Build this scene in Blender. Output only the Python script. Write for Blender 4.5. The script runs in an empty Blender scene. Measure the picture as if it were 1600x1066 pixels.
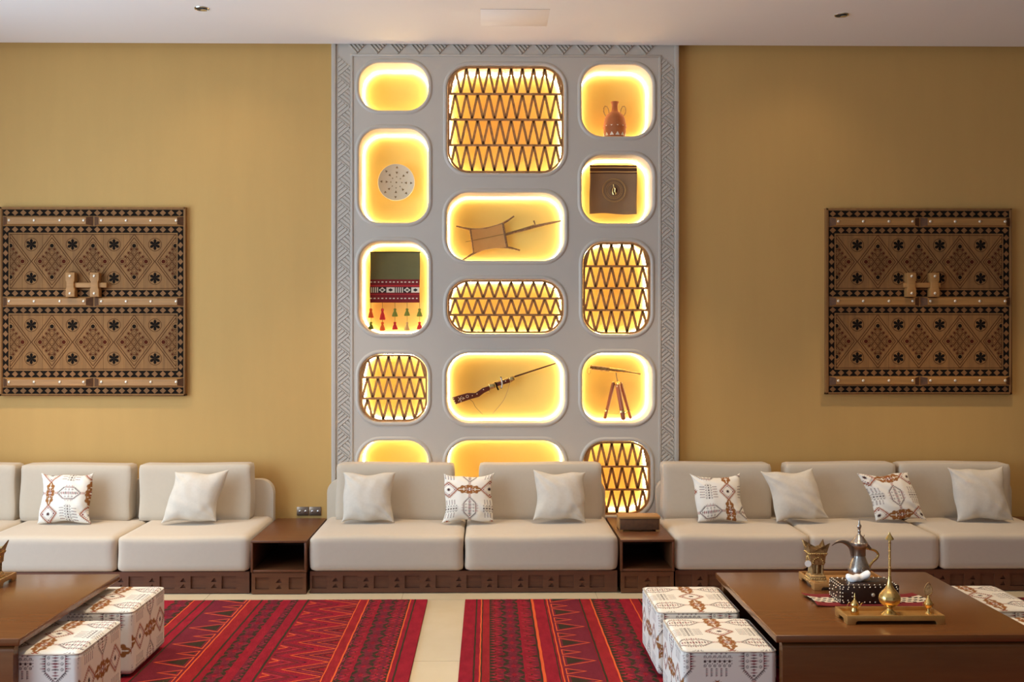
import bpy, bmesh, math, random
import numpy as np
from mathutils import Vector, Matrix
from mathutils.geometry import tessellate_polygon
random.seed(7); rng = np.random.default_rng(7)
PI = math.pi
SC = bpy.context.scene
COL = SC.collection

# ------------------------------------------------------------------ camera
F = 1620.0; CAMY = -7.322; H = 1.6; YAW = 0.0144; SX = -12.7; HOR = 527.0
cam_d = bpy.data.cameras.new('camera'); cam = bpy.data.objects.new('camera', cam_d); COL.objects.link(cam)
cam.location = (0, CAMY, H); cam.rotation_euler = (PI/2, 0, -YAW)
cam_d.sensor_width = 36; cam_d.lens = 36*F/1600
cam_d.shift_x = -SX/1600; cam_d.shift_y = -(533-HOR)/1600
cam_d.clip_start = 0.05
SC.camera = cam

def at(px, py, Y):
    """point on the plane y = Y seen at pixel (px, py) of the 1600x1066 photograph"""
    a = (px-800-SX)/F
    c, s = math.cos(YAW), math.sin(YAW)
    dx, dy = s + a*c, c - a*s
    t = (Y-CAMY)/dy
    return Vector((t*dx, Y, H + t*(HOR-py)/F))
def AX(px, Y): return at(px, 0, Y).x
def AZ(py, Y, px=764): return at(px, py, Y).z

# ------------------------------------------------------------------ world and lights
SC.view_settings.view_transform = 'Standard'; SC.view_settings.look = 'None'
SC.view_settings.gamma = 1; SC.view_settings.use_curve_mapping = False
SC.view_settings.exposure = 0.1
SC.cycles.use_denoising = True
SC.cycles.max_bounces = 8; SC.cycles.diffuse_bounces = 5; SC.cycles.sample_clamp_indirect = 6
w = bpy.data.worlds.new('world'); SC.world = w; w.use_nodes = True
w.node_tree.nodes['Background'].inputs[0].default_value = (.62, .75, 1, 1)
w.node_tree.nodes['Background'].inputs[1].default_value = 0.6

def area(name, loc, rot, sx, sy, e, col):
    d = bpy.data.lights.new(name, 'AREA'); d.shape = 'RECTANGLE'; d.size = sx; d.size_y = sy; d.energy = e; d.color = col
    o = bpy.data.objects.new(name, d); COL.objects.link(o); o.location = loc; o.rotation_euler = rot; return o
def spot(name, loc, target, e, col, ang, blend=.8, r=.04):
    d = bpy.data.lights.new(name, 'SPOT'); d.energy = e; d.color = col; d.spot_size = ang; d.spot_blend = blend; d.shadow_soft_size = r
    o = bpy.data.objects.new(name, d); COL.objects.link(o); o.location = loc
    o.rotation_euler = (Vector(target)-Vector(loc)).to_track_quat('-Z', 'Y').to_euler(); return o
RX0, RX1, RY0, CZ = -4.4, 5.4, -10.4, 3.648
COOL = (.74, .86, 1); WARM = (1, .78, .52)
# daylight through the glazed side (left)
P = dict(left=262, lampL=275, lampC=180, lampR=185, lampLb=520, lampCb=220, lampRb=330, washL=7, washR=5, led1=41, led2=115)
COOL = (.60, .80, 1); WARM = (1, .78, .53)
area('daylight_left', (RX0+.06, -4.0, 1.55), (0, -PI/2, 0), 2.7, 5.1, P['left'], COOL)
# warm recessed lamps of the ceiling
for lx, kk in ((-3.6, 'lampL'), (-1.2, 'lampC'), (1.2, 'lampC'), (3.6, 'lampR')):
    spot('ceiling_lamp', (lx*.85, -1.12, CZ-.05), (lx*.85, -1.12, 0), P[kk], WARM, math.radians(74), 1, .06)
    spot('ceiling_lamp', (lx, -3.3, CZ-.05), (lx, -3.3, 0), P[kk+'b'], WARM, math.radians(54), .8, .06)
spot('wall_washer', (AX(315, -.84), -.84, CZ-.05), (AX(350, 0), 0, 2.2), P['washL'], WARM, math.radians(95), 1)
spot('wall_washer', (AX(1315, -.77), -.77, CZ-.05), (AX(1230, 0), 0, 2.3), P['washR'], WARM, math.radians(95), 1)

# ------------------------------------------------------------------ materials
def lin(c): 
    return tuple((x/255/12.92 if x/255 <= .04045 else ((x/255+.055)/1.055)**2.4) for x in c)
def mat(name, col, rough=.6, metal=0, noise=None, bump=0, bscale=200, stretch=(1,1,1), spec=.5, sheen=0, coat=0, emit=None, noise2=None):
    """noise = (scale, amount, second colour); bump from fine noise; all in object space"""
    m = bpy.data.materials.new(name); m.use_nodes = True
    nt = m.node_tree; b = nt.nodes['Principled BSDF']
    b.inputs['Base Color'].default_value = (*col, 1); b.inputs['Roughness'].default_value = rough
    b.inputs['Metallic'].default_value = metal; b.inputs['Specular IOR Level'].default_value = spec
    if sheen: b.inputs['Sheen Weight'].default_value = sheen
    if coat: b.inputs['Coat Weight'].default_value = coat; b.inputs['Coat Roughness'].default_value = .15
    tc = nt.nodes.new('ShaderNodeTexCoord'); mp = nt.nodes.new('ShaderNodeMapping'); mp.inputs['Scale'].default_value = stretch
    nt.links.new(tc.outputs['Object'], mp.inputs['Vector'])
    if noise:
        n = nt.nodes.new('ShaderNodeTexNoise'); n.inputs['Scale'].default_value = noise[0]; n.inputs['Detail'].default_value = 5; n.inputs['Roughness'].default_value = .6
        nt.links.new(mp.outputs[0], n.inputs['Vector'])
        r = nt.nodes.new('ShaderNodeValToRGB'); e = r.color_ramp.elements
        e[0].position = .5-noise[1]; e[1].position = .5+noise[1]; e[0].color = (*noise[2], 1); e[1].color = (*col, 1)
        nt.links.new(n.outputs['Fac'], r.inputs[0]); nt.links.new(r.outputs[0], b.inputs['Base Color'])
    if bump:
        n = nt.nodes.new('ShaderNodeTexNoise'); n.inputs['Scale'].default_value = bscale; n.inputs['Detail'].default_value = 3
        nt.links.new(mp.outputs[0], n.inputs['Vector'])
        bp = nt.nodes.new('ShaderNodeBump'); bp.inputs['Strength'].default_value = bump; bp.inputs['Distance'].default_value = .002
        nt.links.new(n.outputs['Fac'], bp.inputs['Height']); nt.links.new(bp.outputs[0], b.inputs['Normal'])
    if emit:
        b.inputs['Emission Color'].default_value = (*emit[0], 1); b.inputs['Emission Strength'].default_value = emit[1]
    return m
def mul(c, k): return tuple(x*k for x in c)
def wood(name, c, rough=.4, stretch=(1, 12, 12), coat=0, dark=.55, scale=4):
    return mat(name, c, rough, noise=(scale, .22, mul(c, dark)), bump=.15, bscale=30, stretch=stretch, coat=coat)
def vcol_mat(name, rough=.85):
    m = bpy.data.materials.new(name); m.use_nodes = True; nt = m.node_tree; b = nt.nodes['Principled BSDF']
    a = nt.nodes.new('ShaderNodeAttribute'); a.attribute_name = 'print'
    nt.links.new(a.outputs['Color'], b.inputs['Base Color']); b.inputs['Roughness'].default_value = rough
    b.inputs['Specular IOR Level'].default_value = .2
    tc = nt.nodes.new('ShaderNodeTexCoord'); n = nt.nodes.new('ShaderNodeTexNoise'); n.inputs['Scale'].default_value = 260
    nt.links.new(tc.outputs['Object'], n.inputs['Vector'])
    bp = nt.nodes.new('ShaderNodeBump'); bp.inputs['Strength'].default_value = .25; bp.inputs['Distance'].default_value = .002
    nt.links.new(n.outputs['Fac'], bp.inputs['Height']); nt.links.new(bp.outputs[0], b.inputs['Normal'])
    return m
M = {}
gold = lin((208, 165, 98))
M['wallpaper'] = mat('wallpaper', gold, .75, noise=(1.2, .5, mul(gold, .9)), bump=.35, bscale=60, stretch=(6, 6, .8), spec=.25)
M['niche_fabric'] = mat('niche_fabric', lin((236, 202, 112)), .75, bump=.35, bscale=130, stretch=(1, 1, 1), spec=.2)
M['plaster'] = mat('plaster', lin((198, 187, 172)), .5, noise=(3, .5, lin((192, 181, 166))), bump=.1, bscale=40)
M['ceiling'] = mat('ceiling_paint', lin((244, 241, 236)), .8)
M['paint'] = mat('side_wall_paint', lin((128, 104, 78)), .8)
M['reveal'] = mat('reveal_plaster', lin((242, 230, 206)), .6)
M['led'] = mat('light_strip', (1, .8, .5), .5, emit=((1, .86, .60), P['led1']))
M['led_mid'] = mat('light_strip_small_lattice', (1, .8, .5), .5, emit=((1, .86, .60), 66.0))
M['led_soft'] = mat('light_strip_behind_lattice', (1, .8, .5), .5, emit=((1, .86, .60), P['led2']))
M['lattice'] = wood('lattice_wood', lin((192, 134, 74)), .5, (8, 8, 8))
M['tile'] = mat('floor_stone', lin((214, 198, 166)), .25, noise=(2.5, .3, lin((202, 184, 150))), spec=.5)
M['grout'] = mat('grout', lin((165, 150, 128)), .9)
fab = lin((202, 187, 166))
M['sofa'] = mat('sofa_fabric', fab, .9, noise=(40, .5, mul(fab, .93)), bump=.3, bscale=500, spec=.15, sheen=.2)
M['linen'] = mat('linen', lin((215, 205, 190)), .9, noise=(60, .5, lin((202, 192, 176))), bump=.3, bscale=450, spec=.15)
dw = lin((110, 66, 38))
M['darkwood'] = wood('walnut', dw, .38, (1.2, 14, 14), dark=.72)
M['darkwood2'] = wood('walnut_base', lin((104, 60, 36)), .45, (1.2, 14, 14), dark=.7)
M['table'] = mat('table_veneer', lin((118, 72, 36)), .26, noise=(3, .3, lin((102, 60, 29))), stretch=(1.2, 10, 10), bump=.05, bscale=30, coat=.15)
M['void'] = mat('lamp_interior', (.03, .03, .03), .5)
M['chrome'] = mat('chrome', (.75, .75, .75), .15, 1)
M['brass'] = mat('brass', lin((226, 190, 118)), .25, .95, bump=.15, bscale=60)
M['oldbrass'] = mat('aged_brass', lin((206, 172, 118)), .5, .6, noise=(60, .2, lin((130, 96, 58))), bump=.8, bscale=120)
M['trayfoil'] = mat('gilt_wood', lin((205, 160, 92)), .38, .55, noise=(14, .3, lin((180, 130, 70))))
M['silver'] = mat('tarnished_silver', lin((216, 208, 198)), .3, .9, noise=(45, .25, lin((150, 140, 130))), bump=.3, bscale=90)
M['darksilver'] = mat('dark_silver', lin((150, 130, 112)), .35, .9, bump=.3, bscale=80)
M['terracotta'] = mat('terracotta', lin((190, 112, 60)), .7, noise=(12, .3, lin((170, 92, 46))))
M['white'] = mat('white_paint', lin((238, 228, 212)), .7)
M['paper'] = mat('tissue', lin((244, 242, 240)), .9)
M['blackleather'] = mat('dark_leather', lin((44, 26, 20)), .35)
M['stud'] = mat('stud_metal', lin((240, 226, 200)), .3, .6)
pw = lin((156, 108, 56))
M['plank'] = wood('carved_plank', pw, .8, (9, 9, .8), dark=.62, scale=3)
M['bar'] = wood('pine_bar', lin((182, 130, 70)), .6, (.9, 10, 10), dark=.68, scale=3)
M['barend'] = wood('bar_end', lin((104, 66, 36)), .8, (8, 8, 8))
M['inlaydark'] = mat('dark_stain', lin((30, 23, 16)), .9, spec=.1)
M['inlaylight'] = wood('light_tile', lin((152, 102, 54)), .8, (6, 6, 6), dark=.6, scale=8)
M['groove'] = mat('groove', lin((82, 48, 24)), .9, spec=.1)
M['redstain'] = mat('red_stain', lin((80, 34, 20)), .9, spec=.1)
M['string'] = mat('string', lin((120, 96, 50)), .8)
M['rope'] = mat('leather_wrap', lin((82, 46, 22)), .6, noise=(140, .15, lin((150, 112, 70))))
M['skin'] = mat('goat_skin', lin((214, 160, 92)), .6, noise=(10, .4, lin((196, 142, 78))))
M['rifle'] = wood('rifle_stock', lin((104, 38, 14)), .35, (3, 12, 12), dark=.6)
M['steel'] = mat('dark_steel', lin((84, 52, 28)), .35, .8)
M['teak'] = wood('tripod_wood', lin((158, 76, 30)), .4, (10, 10, 2))
M['clothgreen'] = mat('olive_cloth', lin((112, 106, 66)), .85, noise=(8, .4, lin((98, 92, 54))), bump=.3, bscale=400)
M['clothred'] = mat('red_weave', lin((134, 22, 26)), .85, noise=(160, .3, lin((104, 12, 20))), bump=.4, bscale=400)
M['clothdark'] = mat('black_weave', lin((34, 26, 24)), .85)
M['clothwhite'] = mat('white_thread', lin((220, 208, 186)), .85)
M['clothbrown'] = mat('taupe_cloth', lin((150, 118, 84)), .6, noise=(7, .4, lin((134, 104, 74))), bump=.3, bscale=300, sheen=.3)
M['clothstripe'] = mat('brown_stripe', lin((82, 46, 22)), .7)
M['goldthread'] = mat('gold_thread', lin((206, 166, 104)), .45, .4)
M['tasred'] = mat('tassel_red', lin((190, 34, 34)), .8)
M['tasgreen'] = mat('tassel_green', lin((106, 116, 34)), .8)
M['tasorange'] = mat('tassel_orange', lin((220, 96, 40)), .8)
M['platewhite'] = mat('plate_glaze', lin((216, 200, 170)), .6)
M['platemark'] = mat('plate_mark', lin((140, 112, 74)), .7)
M['print'] = vcol_mat('printed_fabric')
M['frame_metal'] = mat('window_frame', lin((70, 66, 60)), .4, .5)
def rugm(name, c, k=.72): return mat(name, lin(c), .95, noise=(26, .3, mul(lin(c), k)), bump=.8, bscale=300, stretch=(1, .35, 1), spec=.1)
M['r_crim'] = rugm('rug_crimson', (152, 30, 46), .6); M['r_red'] = rugm('rug_red', (154, 36, 42), .6)
M['r_dark'] = rugm('rug_dark', (62, 50, 36)); M['r_mar'] = rugm('rug_maroon', (116, 36, 50))
M['r_org'] = rugm('rug_orange', (216, 92, 50), .85); M['r_pink'] = rugm('rug_rose', (178, 70, 76))
M['r_back'] = rugm('rug_edge', (140, 24, 36))

# ------------------------------------------------------------------ helpers
class MB:
    def __init__(s): s.v = []; s.f = []; s.m = []
    def add(s, vs, fs, m=0):
        b = len(s.v); s.v += [tuple(v) for v in vs]; s.f += [tuple(b+i for i in f) for f in fs]; s.m += [m]*len(fs); return s
    def box(s, x0, x1, y0, y1, z0, z1, m=0):
        vs = [(x, y, z) for z in (z0, z1) for y in (y0, y1) for x in (x0, x1)]
        return s.add(vs, [(0,2,3,1), (4,5,7,6), (0,1,5,4), (2,6,7,3), (0,4,6,2), (1,3,7,5)], m)
    def prism(s, poly, y0, y1, m=0, plane='xz'):
        """poly of 2D points extruded along the third axis from y0 to y1"""
        n = len(poly)
        if plane == 'xz': g = lambda p, t: (p[0], t, p[1])
        elif plane == 'xy': g = lambda p, t: (p[0], p[1], t)
        else: g = lambda p, t: (t, p[0], p[1])
        vs = [g(p, y0) for p in poly] + [g(p, y1) for p in poly]
        fs = [(i, (i+1) % n, n+(i+1) % n, n+i) for i in range(n)]
        if n <= 4: fs += [tuple(range(n-1, -1, -1)), tuple(range(n, 2*n))]
        else:
            for t in tessellate_polygon([[Vector((p[0], p[1], 0)) for p in poly]]):
                fs += [tuple(t), tuple(n+i for i in reversed(t))]
        return s.add(vs, fs, m)
    def lathe(s, prof, c=(0,0,0), seg=24, m=0, closed=True, fn=None):
        """prof = [(r, z), ...] about the z axis at c; fn(angle, z) scales r"""
        vs = []; fs = []; n = len(prof)
        for i in range(seg):
            a = 2*PI*i/seg
            for r, z in prof:
                k = fn(a, z) if fn else 1
                vs.append((c[0]+r*k*math.cos(a), c[1]+r*k*math.sin(a), c[2]+z))
        for i in range(seg):
            j = (i+1) % seg
            for k in range(n-1): fs.append((i*n+k, j*n+k, j*n+k+1, i*n+k+1))
        if closed:
            fs.append(tuple(i*n for i in range(seg-1, -1, -1))); fs.append(tuple(i*n+n-1 for i in range(seg)))
        return s.add(vs, fs, m)
    def tube(s, pts, rad, seg=8, m=0, flat=1.0, closed=False):
        """tube through pts; rad a number or one per point"""
        pts = [Vector(p) for p in pts]; n = len(pts)
        rs = rad if isinstance(rad, (list, tuple)) else [rad]*n
        vs = []; up = None
        for i, p in enumerate(pts):
            if closed: t = pts[(i+1) % n]-pts[i-1]
            else: t = pts[min(i+1, n-1)]-pts[max(i-1, 0)]
            t.normalize()
            if up is None:
                up = t.orthogonal().normalized()
                rs = list(rs)+[rs[-1]]*(n-len(rs))
                if abs(t.y) < .9: up = (Vector((0, 1, 0)) - t*t.y).normalized()
            up = (up - t*up.dot(t)).normalized(); sd = t.cross(up)
            for k in range(seg):
                a = 2*PI*k/seg
                vs.append(p + up*math.cos(a)*rs[i]*flat + sd*math.sin(a)*rs[i])
        fs = []
        for i in range(n if closed else n-1):
            j = (i+1) % n
            for k in range(seg):
                l = (k+1) % seg
                fs.append((i*seg+k, i*seg+l, j*seg+l, j*seg+k))
        if not closed: fs += [tuple(range(seg-1, -1, -1)), tuple((n-1)*seg+k for k in range(seg))]
        return s.add(vs, fs, m)
    def ball(s, c, r, m=0, seg=10, rings=6, sq=(1,1,1)):
        vs = []; fs = []
        for i in range(rings+1):
            a = PI*i/rings
            for k in range(seg):
                b = 2*PI*k/seg
                vs.append((c[0]+r*sq[0]*math.sin(a)*math.cos(b), c[1]+r*sq[1]*math.sin(a)*math.sin(b), c[2]-r*sq[2]*math.cos(a)))
        for i in range(rings):
            for k in range(seg):
                l = (k+1) % seg; fs.append((i*seg+k, i*seg+l, (i+1)*seg+l, (i+1)*seg+k))
        return s.add(vs, fs, m)
    def build(s, name, mats, parent=None, smooth=False, bevel=0, seg=2, auto=None, weld=True):
        if not isinstance(mats, (list, tuple)): mats = [mats]
        me = bpy.data.meshes.new(name)
        off = Vector((0,0,0))
        p = parent
        while p: off += p.location; p = p.parent
        me.from_pydata([(v[0]-off.x, v[1]-off.y, v[2]-off.z) for v in s.v], [], s.f)
        for mm in mats: me.materials.append(M[mm])
        me.polygons.foreach_set('material_index', s.m)
        bm = bmesh.new(); bm.from_mesh(me)
        if weld: bmesh.ops.remove_doubles(bm, verts=bm.verts, dist=1e-6)
        bmesh.ops.recalc_face_normals(bm, faces=bm.faces)
        if bevel: bmesh.ops.bevel(bm, geom=[e for e in bm.edges if e.calc_face_angle(0) > .6], offset=bevel, segments=seg, profile=.5, affect='EDGES', clamp_overlap=True)
        bm.to_mesh(me); bm.free()
        if smooth or bevel:
            me.polygons.foreach_set('use_smooth', [True]*len(me.polygons))
            me.set_sharp_from_angle(angle=math.radians(auto or (50 if smooth else 35)))
        return link(name, me, parent)
def link(name, me, parent=None):
    o = bpy.data.objects.new(name, me); COL.objects.link(o); o.parent = parent; return o
def empty(name, loc, rz=0):
    o = bpy.data.objects.new(name, None); COL.objects.link(o); o.location = loc; o.rotation_euler = (0, 0, rz); o.empty_display_size = .05; return o
def tag(o, label, cat, group=None, kind=None):
    o['label'] = label; o['category'] = cat
    if group: o['group'] = group
    if kind: o['kind'] = kind
    return o
def thing(name, loc, label, cat, group=None): return tag(empty(name, loc), label, cat, group)
def struct(o): o['kind'] = 'structure'; return o
def copy_tree(o, parent=None):
    c = o.copy(); COL.objects.link(c)
    if parent: c.parent = parent
    for ch in list(o.children): copy_tree(ch, c)
    return c

def soft_box(x, y, z, r, puff=0, n=14, nz=None, puffy=0, flatbottom=False):
    """rounded soft box centred in x, y with its underside at z = 0; returns numpy verts and quads (welded later)"""
    V = []; Q = []
    nx = ny = n; nz = nz or max(6, n//2)
    def face(fn, a, b):
        base = sum(len(q) for q in V)
        u, v = np.meshgrid(np.linspace(-1, 1, a+1), np.linspace(-1, 1, b+1), indexing='ij')
        V.append(fn(u.ravel(), v.ravel()))
        i, j = np.meshgrid(np.arange(a), np.arange(b), indexing='ij'); i = i.ravel(); j = j.ravel()
        k = base + i*(b+1)+j
        Q.append(np.stack([k, k+1, k+b+2, k+b+1], 1))
    hx, hy, hz = x/2, y/2, z/2
    one = lambda u: np.ones_like(u)
    face(lambda u, v: np.stack([u*hx, v*hy, one(u)*hz], 1), nx, ny)
    face(lambda u, v: np.stack([u*hx, -one(u)*hy, v*hz], 1), nx, nz)
    face(lambda u, v: np.stack([u*hx, one(u)*hy, v*hz], 1), nx, nz)
    face(lambda u, v: np.stack([-one(u)*hx, u*hy, v*hz], 1), ny, nz)
    face(lambda u, v: np.stack([one(u)*hx, u*hy, v*hz], 1), ny, nz)
    face(lambda u, v: np.stack([u*hx, v*hy, -one(u)*hz], 1), nx, ny)
    v = np.concatenate(V); q = np.concatenate(Q); src = v.copy()
    inner = np.array([hx-r, hy-r, hz-r]); c = np.clip(v, -inner, inner); d = v-c
    L = np.linalg.norm(d, axis=1, keepdims=True); L[L == 0] = 1
    v = c + d/L*r*np.minimum(1, 1)
    t = (1-(src[:, 0]/hx)**2)*(1-(src[:, 1]/hy)**2)
    v[:, 2] += np.where(v[:, 2] > 0, puff*t, 0)
    ty = (1-(src[:, 0]/hx)**2)*(1-(src[:, 2]/hz)**2)
    v[:, 1] += np.sign(v[:, 1])*puffy*ty*(np.abs(src[:, 1]) >= hy-1e-9)
    v[:, 2] += hz; src[:, 2] += hz
    return v, q, src, [len(a) for a in V]
def np_mesh(name, v, q, mats, cols=None, weld=True, smooth=True):
    me = bpy.data.meshes.new(name)
    me.vertices.add(len(v)); me.vertices.foreach_set('co', np.asarray(v, dtype=np.float32).ravel())
    me.loops.add(q.size); me.loops.foreach_set('vertex_index', q.astype(np.int32).ravel())
    me.polygons.add(len(q)); me.polygons.foreach_set('loop_start', np.arange(0, q.size, 4, dtype=np.int32))
    me.update(calc_edges=True)
    if cols is not None:
        a = me.color_attributes.new('print', 'FLOAT_COLOR', 'CORNER')
        c = np.ones((q.size, 4), dtype=np.float32); c[:, :3] = cols[q.ravel()]
        a.data.foreach_set('color', c.ravel())
    for mm in mats: me.materials.append(M[mm])
    if weld:
        bm = bmesh.new(); bm.from_mesh(me); bmesh.ops.remove_doubles(bm, verts=bm.verts, dist=1e-5)
        bmesh.ops.recalc_face_normals(bm, faces=bm.faces); bm.to_mesh(me); bm.free()
    if smooth: me.polygons.foreach_set('use_smooth', [True]*len(me.polygons))
    return me

def rrect(cx, cz, w, h, r, n=9):
    r = min(r, w/2-1e-4, h/2-1e-4); pts = []
    for (sx, sz, a0) in ((1, 1, 0), (-1, 1, PI/2), (-1, -1, PI), (1, -1, 3*PI/2)):
        for i in range(n+1):
            a = a0+PI/2*i/n
            pts.append((cx+sx*(w/2-r)+r*math.cos(a), cz+sz*(h/2-r)+r*math.sin(a)))
    return pts
def clip(poly, cl):
    """Sutherland-Hodgman against a convex counter-clockwise polygon"""
    out = list(poly)
    for i in range(len(cl)):
        a, b = cl[i], cl[(i+1) % len(cl)]
        if abs(a[0]-b[0])+abs(a[1]-b[1]) < 1e-9: continue
        s = lambda p: (b[0]-a[0])*(p[1]-a[1])-(b[1]-a[1])*(p[0]-a[0])
        src, out = out, []
        for k in range(len(src)):
            p, q = src[k], src[(k+1) % len(src)]; sp, sq = s(p), s(q)
            if sp >= 0: out.append(p)
            if sp*sq < 0:
                t = sp/(sp-sq); out.append((p[0]+t*(q[0]-p[0]), p[1]+t*(q[1]-p[1])))
        if len(out) < 3: return []
    return out
def bar2(p, q, w):
    d = Vector((q[0]-p[0], q[1]-p[1])); d.normalize(); n = Vector((-d.y, d.x))*w/2
    return [(p[0]-n.x, p[1]-n.y), (q[0]-n.x, q[1]-n.y), (q[0]+n.x, q[1]+n.y), (p[0]+n.x, p[1]+n.y)]
def ccw(p):
    a = sum(p[i][0]*p[(i+1) % len(p)][1]-p[(i+1) % len(p)][0]*p[i][1] for i in range(len(p)))
    return p if a > 0 else p[::-1]
def plate(outer, holes, y0, y1, mb, m=0):
    """flat plate in xz with holes, front at y0, its edges running back to y1"""
    loops = [ccw(outer)]+[ccw(h)[::-1] for h in holes]
    flat = [p for l in loops for p in l]
    tris = tessellate_polygon([[Vector((p[0], p[1], 0)) for p in l] for l in loops])
    mb.add([(p[0], y0, p[1]) for p in flat], [tuple(t) for t in tris], m)
    for l in loops:
        n = len(l)
        mb.add([(p[0], y0, p[1]) for p in l]+[(p[0], y1, p[1]) for p in l], [(i, (i+1) % n, n+(i+1) % n, n+i) for i in range(n)], m)

# ------------------------------------------------------------------ room
mb = MB()
DXL, DXR = AX(518, -.05), AX(1060.5, -.05)
mb.box(RX0, DXL+.01, 0, .12, -.02, CZ+.1); mb.box(DXR-.01, RX1, 0, .12, -.02, CZ+.1)
struct(mb.build('wall_back', 'wallpaper'))
floor = struct(MB().box(RX0, RX1, RY0, .1, -.03, -.004).build('floor', 'grout'))
T = 1.2; jx = AX(933, -.95); jy = -1.0
tm = None
i0 = math.floor((RX0-jx)/T); 
for i in range(i0, math.ceil((RX1-jx)/T)):
    for j in range(0, 6):
        x0, x1 = max(RX0, jx+i*T)+.0015, min(RX1, jx+(i+1)*T)-.0015
        y1, y0 = jy-(j-1)*T, jy-j*T
        y1 = min(y1, 0); y0 += .0015; y1 -= .0015
        if x1-x0 < .05 or y1-y0 < .05: continue
        MB().box(x0, x1, y0, y1, -.01, 0).build('floor_tile', 'tile', floor)
MB().box(RX0, RX1, RY0, jy-5*T, -.01, 0).build('floor_tile', 'tile', floor)
mb = MB(); CY = -.07
mb.box(RX0, RX1, RY0, CY, CZ, CZ+.1); mb.box(RX0, RX1, CY-.1, .2, CZ+.1, CZ+.14)
ceil = struct(mb.build('ceiling', 'ceiling'))
MB().box(AX(751, -.8), AX(858.5, -.8), -.85, -.5, CZ-.0006, CZ+.02).build('access_hatch', 'ceiling', ceil, bevel=.001)
mb = MB(); hx0, hx1 = AX(751, -.8), AX(858.5, -.8)
mb.box(hx0-.001, hx1+.001, -.853, -.8505, CZ-.0008, CZ+.02)
mb.build('hatch_gap', 'void', ceil)
# side wall with glazing, front wall with glazing, right wall
mb = MB()
mb.box(RX0-.1, RX0, RY0, -6.6, -.02, CZ+.1); mb.box(RX0-.1, RX0, -1.4, .1, -.02, CZ+.1)
mb.box(RX0-.1, RX0, -6.6, -1.4, 2.95, CZ+.1); mb.box(RX0-.1, RX0, -6.6, -1.4, -.02, .15)
struct(mb.build('wall_left', 'paint'))
struct(MB().box(RX1, RX1+.1, RY0, .1, -.02, CZ+.1).build('wall_right', 'paint'))
mb = MB()
mb.box(RX0, -4.2, RY0-.1, RY0, -.02, CZ+.1); mb.box(2.4, RX1, RY0-.1, RY0, -.02, CZ+.1)
mb.box(-4.2, 2.4, RY0-.1, RY0, 2.85, CZ+.1); mb.box(-4.2, 2.4, RY0-.1, RY0, -.02, .15)
struct(mb.build('wall_front', 'paint'))
mb = MB()
for y in (-6.6, -5.3, -4, -2.7, -1.46): mb.box(RX0-.08, RX0-.02, y, y+.06, .15, 2.95)
for z in (.15, 2.89): mb.box(RX0-.08, RX0-.02, -6.6, -1.4, z, z+.06)
struct(mb.build('window_1', 'frame_metal'))
mb = MB()
for x in (-4.2, -3, -1.2, .6, 2.34): mb.box(x, x+.06, RY0-.08, RY0-.02, .15, 2.85)
for z in (.15, 2.79): mb.box(-4.2, 2.4, RY0-.08, RY0-.02, z, z+.06)
struct(mb.build('window_2', 'frame_metal'))
for px, Y, side in ((315, -.84, 'left'), (1315, -.77, 'right')):
    x = AX(px, Y)
    t = thing('ceiling_downlight', (x, Y, CZ), 'small round chrome downlight in the white ceiling above the %s wooden panel' % side, 'downlight', 'ceiling downlights')
    MB().tube([(x+.042*math.cos(a*PI/10), Y+.042*math.sin(a*PI/10), CZ-.002) for a in range(20)], .004, 6, closed=True).build('trim_ring', 'chrome', t, smooth=True)
    MB().lathe([(.0, -.001), (.04, -.001), (.04, -.003), (0, -.003)], (x, Y, CZ), 20, closed=False).build('lamp_recess', 'void', t)
    MB().lathe([(.0, -.003), (.017, -.003), (.02, -.006), (.02, -.012), (.012, -.014), (0, -.014)], (x+.012, Y, CZ), 14, closed=False).build('lamp_eye', 'chrome', t, smooth=True)

# ------------------------------------------------------------------ display wall with lit niches
YF = -.05; YB = .20
dwl = thing('display_wall', (0, YF, 0), 'tall white plaster feature wall with rounded glowing niches and carved zigzag border', 'wall panel')
NI = []   # (x0, y0, x1, y1, lattice?) in photo pixels
NI += [(561, 98, 669, 172.5, 0), (561, 201, 669, 348, 0), (561, 377, 669, 521.5, 0), (562, 553.5, 668, 659.5, 3), (561, 689, 669, 803, 0)]
NI += [(699, 102.5, 881, 270.5, 4), (697.5, 301, 882, 407.5, 0), (699, 437, 881, 521.5, 3), (697.5, 552, 882.5, 661, 0), (697.5, 689, 882, 803, 0)]
NI += [(909, 101, 1019.5, 213, 0), (909, 242, 1019.5, 349, 0), (911, 378, 1016.5, 522.5, 4), (910, 552, 1019.5, 661, 0), (912, 690, 1016.5, 805, 3)]
holes = []; RR = []
for (a, b, c, d, k) in NI:
    p, q = at(a, b, YF), at(c, d, YF)
    r = .158 if c-a > 150 else .148
    RR.append(((p.x+q.x)/2, (p.z+q.z)/2, q.x-p.x, p.z-q.z, r))
    cx, cz, w_, h_, r = RR[-1]
    holes.append(rrect(cx, cz, w_+.06, h_+.06, r+.03))
mb = MB()
plate([(DXL, 0), (DXR, 0), (DXR, CZ+.08), (DXL, CZ+.08)], holes, YF, 0.0, mb)
mb.build('face_board', 'plaster', dwl)
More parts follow.
